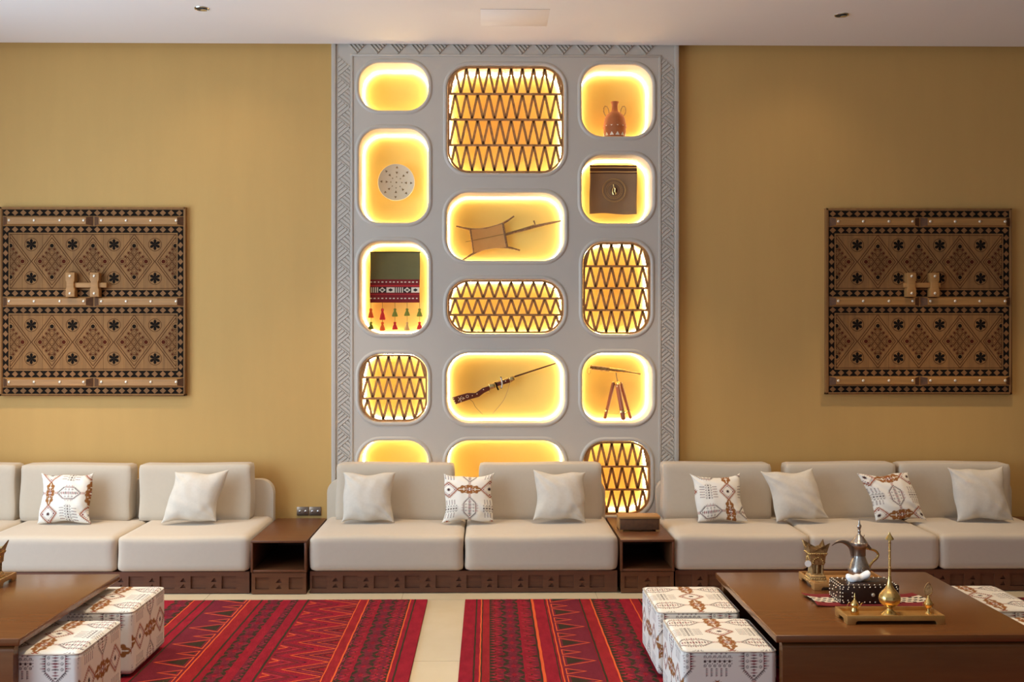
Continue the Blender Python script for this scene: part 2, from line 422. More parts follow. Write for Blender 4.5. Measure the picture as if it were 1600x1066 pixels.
for idx, ((cx, cz, w_, h_, r), nn) in enumerate(zip(RR, NI)):
    rings = [(.06, YF, .03), (.046, YF-.007, .023), (.03, YF-.010, .015), (.014, YF-.008, .007), (.003, YF-.002, .0015), (0, YF+.006, 0), (0, YB-.03, 0), (0, YB, 0)]
    vs = []; fs = []
    for (g, y, rr_) in rings: vs += [(p[0], y, p[1]) for p in rrect(cx, cz, w_+g, h_+g, r+rr_)]
    n = len(vs)//len(rings)
    m0 = MB(); m0.v = vs
    for k in range(len(rings)-1):
        for i in range(n): m0.f.append((k*n+i, k*n+(i+1) % n, (k+1)*n+(i+1) % n, (k+1)*n+i)); m0.m.append(0 if k < 5 else 1)
    nc = m0.build('niche', ['plaster', 'reveal'], dwl, smooth=True, auto=60)
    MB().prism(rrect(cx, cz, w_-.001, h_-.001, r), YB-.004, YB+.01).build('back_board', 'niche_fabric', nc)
    pts = rrect(cx, cz, w_-.014, h_-.014, r-.007)
    MB().tube([(p[0], YB-.011, p[1]) for p in pts], .0030, 6, closed=True).build('light_strip', ('led_soft' if w_*h_ > .4 else 'led_mid') if nn[4] else 'led', nc, smooth=True)
# carved border
cw, P_ = .088, .1447
def group_mesh(name, tri, dirv, step=.025, wd=.0150, hh=.007):
    m0 = MB(); d = Vector(dirv).normalized(); nn = Vector((-d.y, d.x))
    for k in range(-9, 10):
        c = nn*(k*step)
        pl = clip(bar2((c.x-d.x*.3, c.y-d.y*.3), (c.x+d.x*.3, c.y+d.y*.3), wd), ccw(tri))
        if len(pl) >= 3:
            cx_ = sum(p[0] for p in pl)/len(pl); cy_ = sum(p[1] for p in pl)/len(pl)
            n = len(pl); top = [(cx_+(p[0]-cx_)*.88, cy_+(p[1]-cy_)*.88) for p in pl]
            m0.add([(p[0], 0, p[1]) for p in pl]+[(p[0], -hh, p[1]) for p in top], [(i, (i+1) % n, n+(i+1) % n, n+i) for i in range(n)]+[tuple(range(n, 2*n))])
    o = m0.build(name, 'plaster'); me = o.data; bpy.data.objects.remove(o); return me
gA = group_mesh('carved_chevron', [(0, -P_/2), (cw, 0), (0, P_/2)], (cw, P_/2))
gB = group_mesh('carved_chevron', [(cw, -P_/2), (cw, P_/2), (0, 0)], (cw, -P_/2))
gC = group_mesh('carved_chevron', [(-.06, .07), (.06, .07), (0, -.0)], (.06, -.07), .022, .0130, .012)
bxL = AX(528, YF); bxR = AX(1033.5, YF); ztop = AZ(84, YF)
nz = int(ztop/P_)
for x in (bxL, bxR):
    for k in range(nz+1):
        z = ztop-.02-P_/2-k*P_
        if z < .1: continue
        for me, dz in ((gA, 0), (gB, P_/2)):
            if dz and k == 0: continue
            o = link('carved_chevron', me, dwl); o.location = (x, 0, z+dz)
for k in range(16):
    x = AX(558+32.2*k, YF)
    if x > bxR-.02: break
    o = link('carved_chevron', gC, dwl); o.location = (x, 0, ztop-.008)
mb = MB()
for x0, x1 in ((518, 525), (1053.5, 1060.5)): mb.box(AX(x0, YF), AX(x1, YF), YF-.014, YF+.002, 0, CZ+.06)
mb.build('outer_moulding', 'plaster', dwl, bevel=.005)
mb = MB(); xi0, xi1 = AX(547.5, YF), AX(551.5, YF); xj0, xj1 = AX(1029, YF), AX(1033, YF)
mb.box(xi0, xi1, YF-.008, YF+.002, 0, ztop-.02); mb.box(xj0, xj1, YF-.008, YF+.002, 0, ztop-.02); mb.box(xi0, xj1, YF-.008, YF+.002, ztop-.022, ztop-.006)
mb.build('inner_moulding', 'plaster', dwl, bevel=.003)

# lattice screens, each in its niche
LAB = {3: 'small square wooden zigzag lattice screen in the left niche column', 5: 'largest wooden triangle lattice screen, at the top of the middle column',
       7: 'wide low wooden triangle lattice screen between the bowed instrument and the rifle', 12: 'upright wooden triangle lattice screen below the taupe cloth, above the telescope',
       14: 'wooden triangle lattice screen low beside the sofa, below the telescope'}
for idx, nn in enumerate(NI):
    if not nn[4]: continue
    cx, cz, w_, h_, r = RR[idx]; rows = nn[4]
    ls = thing('lattice_screen', (cx, YF+.02, cz-h_/2), LAB[idx], 'lattice screen', 'triangle lattice screens')
    y0, y1 = YF+.008, YF+.022
    fw = .016
    o_ = rrect(cx, cz, w_-.004, h_-.004, r-.002); i_ = rrect(cx, cz, w_-2*fw, h_-2*fw, r-fw)
    m0 = MB(); plate(o_, [i_], y0, y1, m0); plate(o_, [i_], y1, y0, m0); m0.build('frame', 'lattice', ls)
    cl = ccw(rrect(cx, cz, w_-fw*1.9, h_-fw*1.9, r-fw*.95))
    iw, ih = w_-2*fw, h_-2*fw; x0 = cx-iw/2; z0 = cz-ih/2; rh = ih/rows
    ncol = round(iw/.0775); p = iw/ncol
    hid = idx == 14
    for k in range(1, rows):
        pl = clip(bar2((x0-.01, z0+k*rh), (x0+iw+.01, z0+k*rh), .0155), cl)
        MB().prism(pl, y0+.001, y1-.001).build('rail', 'lattice', ls)
    for k in range(rows):
        for c in range(-1, ncol+1):
            xs = x0+(c+.0)*p
            for (a, b) in (((xs, z0+k*rh), (xs+p/2, z0+(k+1)*rh)), ((xs+p/2, z0+(k+1)*rh), (xs+p, z0+k*rh))):
                pl = clip(bar2(a, b, .0175), cl)
                if len(pl) > 2 and abs(sum(pl[i][0]*pl[(i+1) % len(pl)][1]-pl[(i+1) % len(pl)][0]*pl[i][1] for i in range(len(pl)))) > 2e-4:
                    MB().prism(pl, y0+.002, y1-.002).build('slat', 'lattice', ls)

# ------------------------------------------------------------------ things in the niches
# clay jug
Yj = .07; b = at(960.5, 213, YF); bx = AX(960.5, Yj); sc = 1
jug = thing('clay_jug', (bx, Yj, b.z), 'terracotta jug with two thin handles and white triangles in the top right niche', 'jug')
JP = [(0, .0), (.066, .0), (.075, .01), (.079, .03), (.079, .075), (.083, .08), (.083, .095), (.079, .11), (.072, .15), (.058, .175), (.036, .192), (.024, .2), (.021, .225), (.022, .25), (.028, .262), (.03, .268), (.024, .27), (.018, .262), (.016, .2), (0, .2)]
MB().lathe(JP, (bx, Yj, b.z), 32, closed=False).build('body', 'terracotta', jug, smooth=True)
for s in (-1, 1):
    pts = [(bx+s*x, Yj, b.z+z) for x, z in ((.04, .185), (.045, .215), (.055, .235), (.07, .238), (.078, .225), (.079, .2), (.072, .18), (.064, .17), (.06, .155))]
    MB().tube(pts, .0035, 6).build('handle', 'oldbrass', jug, smooth=True)
m0 = MB()
def on_jug(a, z, rr): return (bx+rr*math.sin(a), Yj-rr*math.cos(a), b.z+z)
for k in range(12):
    a = 2*PI*k/12+.13
    m0.add([on_jug(a-.2, .104, .0805), on_jug(a+.2, .104, .0805), on_jug(a, .084, .0855)], [(0, 1, 2)])
    m0.add([on_jug(a-.2, .02, .0795), on_jug(a+.2, .02, .0795), on_jug(a, .045, .0805)], [(0, 1, 2)])
m0.build('painted_triangles', 'white', jug)

# round plate
Yp = .13; c = at(619.5, 285.5, Yp); R_ = abs(AX(648.5, Yp)-AX(619.5, Yp))
pl_ = thing('wall_plate', (c.x, Yp, c.z), 'round cream plate with radiating small marks hanging in the second left niche', 'plate')
def to_y(prof, c, seg=40):
    m0 = MB().lathe(prof, (0, 0, 0), seg, closed=False)
    m0.v = [(c[0]+v[0], c[1]-v[2], c[2]+v[1]) for v in m0.v]; return m0
to_y([(0, 0), (R_*.5, 0), (R_-.004, .012), (R_, .016), (R_-.003, .021), (R_*.96, .019), (R_*.5, .011), (0, .009)], c).build('dish', 'platewhite', pl_, smooth=True)
MB().box(c.x-.01, c.x+.01, Yp, YB-.004, c.z-.01, c.z+.01).build('hanger', 'platewhite', pl_)
m0 = MB()
for k in range(8):
    a = k*PI/4+.05
    d = Vector((math.sin(a), math.cos(a))); n = Vector((d.y, -d.x))
    for rr_, s, q in ((.3, .006, .02), (.52, .011, .022), (.8, .011, .026)):
        o = d*R_*rr_; yy = Yp-.0135-(.0075*max(0, (rr_-.45)/.5))
        tri = [o+d*s, o-d*s*.6+n*s*.8, o-d*s*.6-n*s*.8]
        if rr_ == .52: tri = [o-d*s, o+d*s*.6-n*s*.8, o+d*s*.6+n*s*.8]
        m0.add([(c.x+t.x, yy, c.z+t.y) for t in tri], [(0, 1, 2)])
m0.add([(c.x+.006*math.cos(i), Yp-.0125, c.z+.006*math.sin(i)) for i in range(6)], [tuple(range(6))])
m0.build('painted_marks', 'platemark', pl_)

# olive and red hanging cloth with tassels
Yc = .10
p0, p1 = at(578.5, 394, Yc), at(656, 473, Yc); sclp = 1620/(Yc-CAMY)
hc = thing('embroidered_hanging', (p0.x, Yc, p1.z), 'olive cloth with red woven border and coloured tassels hung in the third left niche', 'wall hanging')
def cloth(x0, x1, z1, z0, yy, nx, nz_, bandfn, amp=.004, fold=0):
    v = []; m_ = []; f = []
    for i in range(nx+1):
        for j in range(nz_+1):
            u, t = i/nx, j/nz_
            y = yy + amp*math.sin(u*9+t*2)*(.3+t)+amp*.6*math.sin(t*5+u*3)
            v.append((x0+(x1-x0)*u + .002*math.sin(t*6), y, z1+(z0-z1)*t+fold*.004*math.sin(u*6)*t))
    for i in range(nx):
        for j in range(nz_):
            a = i*(nz_+1)+j; f.append((a, a+nz_+1, a+nz_+2, a+1)); m_.append(bandfn((i+.5)/nx, (j+.5)/nz_))
    m0 = MB(); m0.v = v; m0.f = f; m0.m = m_; return m0
def solid(o, t=.003):
    md = o.modifiers.new('thickness', 'SOLIDIFY'); md.thickness = t; return o
def bandA(u, t):
    if t < .545: return 0
    if .70 < t < .80:
        q = (u*6) % 1; k = int(u*6)
        dd = abs(q-.5)+abs(t-.75)*8
        if k % 3 == 0: return 3 if int(u*48) % 2 else 2
        if k % 3 == 1: return 3 if .2 < dd < .42 else 2
        return 2 if dd < .3 else 3
    if .585 < t < .60 or .91 < t < .925: return 3 if int(u*52) % 4 < 2 else 1
    if .66 < t < .675 or .83 < t < .845: return 4
    return 1
solid(cloth(p0.x, p1.x, p0.z, p1.z, Yc, 96, 96, bandA, .003).build('cloth', ['clothgreen', 'clothred', 'clothdark', 'clothwhite', 'tasred'], hc, smooth=True))
MB().tube([(p0.x-.006, Yc, p0.z), (p1.x+.006, Yc, p0.z)], .004, 6).build('rod', 'clothdark', hc, smooth=True)
m0 = MB()
for x, s in ((p0.x, -1), (p1.x, 1)): m0.tube([(x, Yc, p0.z), (x-s*-.002, Yc, p0.z+.02), (x, Yc+.03, p0.z+.045)], .0012, 5)
m0.build('cord', 'string', hc)
zb = p1.z
for k, (px, c1, c2, l1) in enumerate(((579.5, 'tasorange', 'tasgreen', 497), (597.5, 'tasred', 'tasorange', 500), (617, 'tasgreen', 'tasred', 495), (636, 'tasgreen', 'goldthread', 494), (655.5, 'tasgreen', 'tasred', 495))):
    x = AX(px, Yc)
    MB().tube([(x, Yc, zb+.004), (x+.001, Yc, zb-.08), (x, Yc, zb-.15)], .0016, 5).build('tassel_cord', 'string', hc)
    for cc, zt, zz in ((c1, AZ(482, Yc), AZ(l1, Yc)), (c2, AZ(503, Yc), AZ(517 if k % 2 else 515, Yc))):
        hh = zt-zz
        def fn(a, z): return 1+.14*math.sin(a*7+z*20)
        MB().lathe([(0, hh), (.007, hh*.98), (.010, hh*.85), (.007, hh*.7), (.015, hh*.4), (.021, .004), (.017, 0), (0, 0)], (x, Yc, zz), 18, closed=False, fn=fn).build('tassel', cc, hc, smooth=True)

# taupe cloth with medallion
Yt = .09; p0, p1 = at(921.5, 258, Yt), at(995, 334.5, Yt)
hc = thing('medallion_hanging', (p0.x, Yt, p1.z), 'taupe satin cloth with striped hem and round medallion in the second right niche', 'wall hanging')
def bandB(u, t):
    for a, b_, k in ((0, .035, 1), (.035, .06, 2), (.06, .1, 1), (.1, .125, 1), (.125, .15, 2), (.15, .18, 1)):
        if a <= t < b_: return k
    return 0
solid(cloth(p0.x, p1.x, p0.z, p1.z, Yt, 30, 80, bandB, .006, 1).build('cloth', ['clothbrown', 'clothstripe', 'goldthread'], hc, smooth=True))
m0 = MB()
for x in (p0.x+.004, p1.x-.008): m0.tube([(x, Yt, p0.z), (x, Yt, p0.z+.022), (x, Yt+.06, p0.z+.03)], .0014, 5)
m0.build('cord', 'string', hc)
mc = at(959.5, 297.5, Yt-.012)
for rr_ in (.083, .077, .06, .048):
    MB().tube([(mc.x+rr_*math.cos(a*PI/18), mc.y, mc.z+rr_*math.sin(a*PI/18)) for a in range(36)], .0012 if rr_ != .083 else .002, 5, closed=True).build('stitched_ring', 'goldthread', hc)
m0 = MB()
for k in range(26):
    a = k*2*PI/26; m0.tube([(mc.x+.05*math.cos(a), mc.y, mc.z+.05*math.sin(a)), (mc.x+.058*math.cos(a+.1), mc.y, mc.z+.058*math.sin(a+.1))], .001, 4)
mo = m0.build('stitched_rays', 'goldthread', hc)
m0 = to_y([(0, -.004), (.022, -.004), (.024, 0), (.02, .003), (0, .004)], mc, 20); m0.build('medallion_centre', 'clothstripe', hc, smooth=True)
m0 = MB(); y = mc.y-.01
m0.tube([(mc.x-.006, y, mc.z+.04), (mc.x-.004, y, mc.z+.02), (mc.x-.012, y, mc.z+.005), (mc.x-.01, y, mc.z-.02), (mc.x-.006, y, mc.z-.032)], .004, 6)
m0.tube([(mc.x-.004, y, mc.z+.02), (mc.x+.006, y, mc.z+.01), (mc.x+.004, y, mc.z-.01), (mc.x+.012, y, mc.z-.026), (mc.x+.006, y, mc.z-.032)], .004, 6)
m0.build('brass_clasp', 'brass', hc, smooth=True)

# bowed instrument
Yr = .15
def Q5(x, y, Y=Yr): return at(680+x/4.1, 280+y/4.1, Y)
rb = thing('bowed_lute', tuple(Q5(345, 380)), 'one-string bowed lute with square skin body and long neck in the upper middle niche', 'instrument')
def curve(pts, n=6):
    out = []
    for i in range(len(pts)-1):
        p0_, p1_, p2_, p3_ = [Vector(pts[max(0, min(len(pts)-1, k))]) for k in (i-1, i, i+1, i+2)]
        for j in range(n):
            t = j/n; out.append(.5*((2*p1_)+(-p0_+p2_)*t+(2*p0_-5*p1_+4*p2_-p3_)*t*t+(-p0_+3*p1_-3*p2_+p3_)*t**3))
    out.append(Vector(pts[-1])); return out
top = curve([Q5(135, 302), Q5(235, 322), Q5(330, 315), Q5(430, 285), Q5(505, 237)])
bot = curve([Q5(175, 520), Q5(250, 475), Q5(340, 442), Q5(455, 437), Q5(543, 457)])
for ln in (top, bot): MB().tube(ln, [.006]*4+[.008]*(len(ln)-8)+[.006]*4, 8).build('bowed_stick', 'rope', rb, smooth=True)
MB().tube([Q5(226, 322), Q5(238, 400), Q5(248, 475)], .009, 8).build('side_stick', 'rope', rb, smooth=True)
MB().tube([Q5(432, 283), Q5(444, 350), Q5(460, 440)], .0105, 8).build('side_stick', 'rope', rb, smooth=True)
poly = [Q5(230, 324), Q5(330, 317), Q5(430, 287), Q5(456, 437), Q5(340, 444), Q5(250, 473)]
n = len(poly); m0 = MB()
m0.add([(p.x, Yr-.008, p.z) for p in poly]+[(p.x, Yr+.008, p.z) for p in poly], [tuple(range(n)), tuple(range(2*n-1, n-1, -1))]+[(i, (i+1) % n, n+(i+1) % n, n+i) for i in range(n)])
m0.build('skin_body', 'skin', rb)
MB().tube([Q5(452, 354), Q5(560, 325), Q5(640, 303), Q5(720, 285), Q5(808, 267)], [.010, .011, .012, .009, .006], 8).build('neck', 'rope', rb, smooth=True)
MB().tube([Q5(195, 402, Yr-.014), Q5(450, 350, Yr-.014), Q5(635, 292, Yr-.014)], .0016, 5).build('string', 'string', rb)
MB().tube([Q5(648, 312), Q5(640, 290), Q5(632, 266)], [.003, .004, .006], 8).build('tuning_peg', 'rope', rb, smooth=True)

# rifle
Yg = .14
def Q6(x, y, Y=Yg): return at(700+x/8.889, 560+y/8.889, Y)
rf = thing('antique_rifle', tuple(Q6(500, 450)), 'antique long rifle with dark red stock and brass bands in the middle niche', 'rifle')
def flat(pts, t=.012, Y=Yg, q=Q6):
    poly = [(q(*p).x, q(*p).z) for p in pts]; return MB().prism(poly, Y-t, Y+t)
flat([(55, 545), (150, 515), (270, 482), (380, 482), (480, 412), (570, 382), (585, 440), (500, 482), (430, 535), (300, 572), (105, 640)], .012).build('stock', 'rifle', rf, bevel=.004)
flat([(650, 345), (850, 285), (866, 335), (668, 395)], .012).build('fore_stock', 'rifle', rf, bevel=.004)
for pts in ([(562, 362), (645, 336), (662, 408), (585, 436)], [(843, 268), (910, 240), (928, 300), (872, 335)]):
    flat(pts, .016).build('brass_band', 'brass', rf, bevel=.005)
MB().tube([Q6(560, 368, Yg-.006), Q6(920, 254, Yg-.006)], .0065, 10).build('breech', 'brass', rf, smooth=True)
MB().tube([Q6(905, 262, Yg-.004), Q6(1495, 70, Yg-.004)], [.0068, .005], 10).build('barrel', 'steel', rf, smooth=True)
MB().tube(curve([Q6(735, 268, Yg-.018), Q6(748, 320, Yg-.02), Q6(752, 370, Yg-.02), Q6(742, 410, Yg-.018)]), .006, 8).build('silver_ring', 'silver', rf, smooth=True)
m0 = MB(); 
for q in ((735, 268), (742, 410)): m0.ball(Q6(*q, Yg-.018), .006)
m0.build('ring_knobs', 'inlaydark', rf, smooth=True)
MB().tube(curve([Q6(655, 335, Yg-.016), Q6(672, 370, Yg-.02), Q6(680, 400, Yg-.02), Q6(700, 440, Yg-.016)]), .0055, 8).build('hammer', 'inlaydark', rf, smooth=True)
MB().tube(curve([Q6(525, 478), Q6(545, 492), Q6(570, 485), Q6(572, 445)]), .0022, 6).build('trigger_guard', 'brass', rf, smooth=True)
m0 = MB()
for q in ((75, 560), (87, 588), (100, 616), (338, 520), (403, 496), (492, 435), (800, 318), (150, 590), (215, 552)): m0.ball(Q6(*q, Yg-.0125), .0042, sq=(1, .5, 1))
m0.tube([Q6(268+18*math.cos(a), 530+18*math.sin(a), Yg-.0125) for a in [i*PI/6 for i in range(12)]], .0022, 5, closed=True)
for a, b_ in (((140, 540), (190, 600)), ((190, 525), (150, 585)), ((170, 560), (225, 560)), ((175, 560), (178, 610)), ((200, 540), (235, 560)), ((200, 575), (235, 555))): m0.tube([Q6(*a, Yg-.0125), Q6(*b_, Yg-.0125)], .0022, 5)
m0.build('silver_inlay', 'stud', rf, smooth=True)
MB().tube(curve([Q6(300, 572), Q6(345, 605), Q6(385, 680), Q6(480, 778)]), .0016, 5).build('sling_end', 'rope', rf)
MB().tube(curve([Q6(862, 340, Yg-.014), Q6(820, 470, Yg-.014), Q6(760, 600, Yg-.01), Q6(620, 770, Yg)]), .0026, 5).build('sling_cord', 'goldthread', rf)

# telescope on its tripod
Ys_ = .07; kb = at(960, 661, YF).z
def Q4(x, y, Y=Ys_): return at(905+x/8.525, 545+y/8.525, Y)
ts = thing('brass_telescope', (Q4(510, 500).x, Ys_, kb), 'brass telescope on a wooden tripod standing in the fourth right niche', 'telescope')
MB().tube([Q4(138, 246), Q4(160, 248), Q4(165, 249), Q4(600, 300), Q4(612, 301)], [.019, .019, .0165, .0125, .014], 16).build('main_tube', 'brass', ts, smooth=True)
MB().tube([Q4(170, 250, Ys_-.001), Q4(400, 278, Ys_-.001)], [.0172, .0148], 16).build('leather_sleeve', 'oldbrass', ts, smooth=True)
MB().tube([Q4(610, 302), Q4(700, 318), Q4(702, 318), Q4(780, 332), Q4(782, 332), Q4(815, 338)], [.009, .0085, .007, .007, .0095, .009], 12).build('draw_tube', 'brass', ts, smooth=True)
MB().tube([Q4(128, 300)+Vector((.012*math.cos(i*PI/6), 0, .022*math.sin(i*PI/6))) for i in range(12)], .0015, 5, closed=True).build('lens_cap', 'brass', ts, smooth=True)
MB().tube([Q4(490, 320), Q4(498, 380), Q4(508, 430)], [.005, .0035, .006], 10).build('pivot', 'oldbrass', ts, smooth=True)
hd = Q4(510, 460); m0 = MB()
m0.lathe([(0, .014), (.012, .012), (.02, .004), (.026, -.006), (.022, -.014), (0, -.016)], hd, 16, closed=False)
m0.ball(Q4(455, 450), .009); m0.ball(Q4(560, 450), .009); m0.build('tripod_head', 'brass', ts, smooth=True)
def zb_(p): return Vector((p.x, p.y, kb+.014))
for (a, b_, wd) in ((Q4(458, 455), zb_(Q4(338, 965, Ys_+.01)), .027), (Q4(552, 455), zb_(Q4(690, 965, Ys_+.01)), .025), (Q4(512, 480, Ys_-.02), zb_(Q4(592, 950, Ys_-.08)), .038)):
    d = b_-a
    lg = MB().tube([a, a+d*.98], [wd*.5, wd*.42], 4).build('tripod_leg', 'teak', ts, bevel=.001)
    m0 = MB().tube([a+d*.74, a+d*.79], wd*.62, 8); m0.tube([a+d*.97, b_], [wd*.35, .002], 8); m0.build('brass_clamp', 'brass', lg, smooth=True)
m0 = MB(); m0.ball(Q4(512, 502, Ys_-.034), .008, sq=(1, .5, 1)); m0.build('leg_boss', 'stud', ts, smooth=True)
m0 = MB()
for a, b_ in (((345, 860), (610, 870)), ((610, 870), (700, 830)), ((510, 900), (650, 850))): m0.tube([Q4(*a), Q4(*b_)], .0012, 4)
m0.build('spreader_chain', 'brass', ts)

# ------------------------------------------------------------------ carved wooden panels on the wall
def poly_layer(m0, pts, y, m):
    pts = ccw(pts); n = len(pts)
    m0.add([(p[0], y, p[1]) for p in pts], [tuple(range(n))] if n > 2 else [], m)
def make_panel(cx0, cz1, cx1, cz0, latch, bolt, label, name='carved_panel'):
    W, Hh = cx1-cx0, cz1-cz0
    def U(x, y): return (cx0+(x-35)/965*W, cz1-(y-52)/968*Hh)
    s = W/965
    t = thing(name, (cx0, 0, cz0), label, 'wooden panel', 'carved wooden wall panels')
    yf = -.032
    npl = 9
    for i in range(npl):
        a, b_ = 46+i*946/npl, 46+(i+1)*946/npl
        (x0, z1), (x1, z0) = U(a, 58), U(b_, 1014)
        MB().box(x0+.0006, x1-.0006, yf+.001*(i % 2)*.3, -.002, z0, z1).build('plank', 'plank', t)
    m0 = MB()
    for (a, b_, c_, d_) in ((35, 52, 1000, 62), (35, 1010, 1000, 1020), (35, 52, 47, 1020), (990, 52, 1000, 1020)):
        (x0, z1), (x1, z0) = U(a, b_), U(c_, d_); m0.box(x0, x1, yf-.008, -.001, z0, z1)
    m0.build('edge_frame', 'plank', t, bevel=.002)
    y1, y2, y3 = yf-.0006, yf-.0012, yf-.0018
    # chequered diamond bands
    def band(a, b_, c_, d_):
        m0 = MB(); (x0, z1), (x1, z0) = U(a, b_), U(c_, d_)
        m0.box(x0, x1, y1, yf+.002, z0, z1, 0)
        hor = c_-a > d_-b_
        L = (c_-a) if hor else (d_-b_); wdt = (d_-b_) if hor else (c_-a); n = max(1, round(L/42)) ; st = L/n
        for k in range(n):
            c0 = (k+.5)*st; e = wdt/2-1; hh = st/2*.78
            pc = (a+c0, (b_+d_)/2) if hor else ((a+c_)/2, b_+c0)
            q = [(pc[0]-hh, pc[1]), (pc[0], pc[1]+e), (pc[0]+hh, pc[1]), (pc[0], pc[1]-e)] if hor else [(pc[0]-e, pc[1]), (pc[0], pc[1]+hh), (pc[0]+e, pc[1]), (pc[0], pc[1]-hh)]
            q = ccw([U(*p) for p in q]); nn_ = 4
            m0.add([(p[0], y1, p[1]) for p in q]+[(p[0], y1-.0012, p[1]) for p in q], [(0, 1, 5, 4), (1, 2, 6, 5), (2, 3, 7, 6), (3, 0, 4, 7), (4, 5, 6, 7)], 1)
        m0.build('inlay_band', ['inlaydark', 'inlaylight'], t)
    for (a, b_) in ((65, 97), (150, 183), (478, 511), (565, 597), (892, 925), (978, 1010)): band(50, a, 988, b_)
    for (a, b_) in ((183, 478), (597, 892)): band(50, a, 80, b_); band(958, a, 988, b_)
    ros = None
    for (ya, yb) in ((186, 475), (600, 889)):
        yc = (ya+yb)/2; m0 = MB(); X0, X1 = 86, 952
        box_ = ccw([U(X0, ya+4), U(X1, ya+4), U(X1, yb-4), U(X0, yb-4)])
        def ln(p, q, w=3.2, m=0, y=y1):
            pl = clip(ccw(bar2(U(*p), U(*q), w*s)), box_)
            if len(pl) > 2: poly_layer(m0, pl, y, m)
        def fill(pts, m, y=y1):
            pl = clip(ccw([U(*p) for p in pts]), box_)
            if len(pl) > 2: poly_layer(m0, pl, y, m)
        for p, q in (((X0, ya+6), (X1, ya+6)), ((X0, yb-6), (X1, yb-6)), ((X0+2, ya), (X0+2, yb)), ((X1-2, ya), (X1-2, yb))): ln(p, q, 3)
        for cx in (91, 305, 518, 732, 946):
            for (hw, hh, wdd) in ((106, 140, 3.4), (92, 122, 3.4)):
                P4 = [(cx-hw, yc), (cx, yc-hh), (cx+hw, yc), (cx, yc+hh)]
                for i in range(4): ln(P4[i], P4[(i+1) % 4], wdd)
            for i in range(-1, 2):
                for j in range(-1, 2):
                    ox, oy = cx+(i+j)*17.5, yc+(i-j)*23.5
                    for hw, hh in ((15.5, 21), (8, 11)):
                        P4 = [(ox-hw, oy), (ox, oy-hh), (ox+hw, oy), (ox, oy+hh)]
                        for k in range(4): ln(P4[k], P4[(k+1) % 4], 2.6 if hw > 9 else 2)
            circ = lambda x, y_, r_, n=10: [(x+r_*math.cos(2*PI*k/n), y_+r_*math.sin(2*PI*k/n)) for k in range(n)]
            for dx, dy in ((-63, 0), (63, 0), (0, -82), (0, 82)):
                fill(circ(cx+dx, yc+dy, 18), 0, y1); fill(circ(cx+dx, yc+dy, 15.5), 3, y2); fill(circ(cx+dx*.98, yc+dy*.98, 10.5), 1 if dx else 2, y3)
            for sx in (-1, 1):
                for sy in (-1, 1):
                    for k in (.3, .55, .78):
                        x, y_ = cx+sx*64*(1-k), yc+sy*80*k
                        fill(circ(x, y_, 9.5, 8), 0, y1); fill(circ(x, y_, 7.5, 8), 3, y2); fill(circ(x, y_, 5.5, 8), 1, y3)
        m0.build('carved_field', ['groove', 'redstain', 'inlaydark', 'plank'], t)
        for cx in (198, 412, 627, 840):
            for cy in (yc-87, yc+85):
                px_, pz_ = U(cx, cy)
                if ros is None:
                    r = MB(); n = 24; R1, R2 = 35*s, 32.5*s
                    v = [(px_+R1*math.cos(2*PI*k/n), y1, pz_+R1*math.sin(2*PI*k/n)) for k in range(n)]+[(px_+R2*math.cos(2*PI*k/n), y1, pz_+R2*math.sin(2*PI*k/n)) for k in range(n)]
                    r.add(v, [(k, (k+1) % n, n+(k+1) % n, n+k) for k in range(n)], 0)
                    for k in range(6):
                        a = k*PI/3+.52
                        d = (math.cos(a), math.sin(a)); e = (-d[1], d[0])
                        pts = [(0, 0), (.38, -.2), (.68, -.24), (.93, 0), (.68, .24), (.38, .2)]
                        r.add([(px_+R2*(u*d[0]+v_*e[0]), y2, pz_+R2*(u*d[1]+v_*e[1])) for u, v_ in pts], [(0, 1, 2, 3, 4, 5)], 1)
                    ros = r.build('rosette', ['groove', 'inlaydark'], t); ref = (px_, pz_)
                else:
                    o = link('rosette', ros.data, t); o.location = (px_-ref[0], 0, pz_-ref[1])
    stud_me = None
    for (a, b_) in ((100, 148), (514, 561), (928, 973)):
        for (c_, d_, st) in ((52, 519, (93, 222, 355, 478)), (526, 992, (570, 698, 826, 957))):
            (x0, z1), (x1, z0) = U(c_, a), U(d_, b_); yb_ = yf-.001; yt = yf-.03; e = .04; bz = .009
            m0 = MB()
            v = [(x0, yb_, z0), (x1, yb_, z0), (x1, yb_, z1), (x0, yb_, z1), (x0+e, yt, z0+bz), (x1-e, yt, z0+bz), (x1-e, yt, z1-bz), (x0+e, yt, z1-bz)]
            m0.add(v, [(4, 5, 6, 7), (0, 1, 5, 4), (2, 3, 7, 6)], 0); m0.add(v, [(0, 4, 7, 3), (1, 2, 6, 5)], 1)
            cb = m0.build('crossbar', ['bar', 'barend'], t)
            for q in st:
                x, z = U(q, (a+b_)/2-2)
                if stud_me is None:
                    so = MB().ball((x, yt-.001, z), .0105, sq=(1, .7, 1), seg=12, rings=8).build('stud', 'stud', cb, smooth=True); stud_me = (so.data, x, z)
                else:
                    so = link('stud', stud_me[0], cb); so.location = (x-stud_me[1], 0, z-stud_me[2])
    for (c_, d_) in latch:
        (x0, z1), (x1, z0) = U(c_, 390), U(d_, 514)
        mid = (z0+z1)/2; xm = .006
        prof = [(x0, z0), (x1, z0), (x1, mid-.03), (x1-xm, mid-.02), (x1-xm, mid+.02), (x1, mid+.03), (x1, z1), (x0, z1), (x0, mid+.03), (x0+xm, mid+.02), (x0+xm, mid-.02), (x0, mid-.03)]
        lb = MB().prism(prof, yf-.062, yf-.002).build('latch_block', 'bar', t, bevel=.004)
        for zz in (z0+.024, z1-.024):
            so = link('stud', stud_me[0], lb); so.location = ((x0+x1)/2-stud_me[1], -.031, zz-stud_me[2])
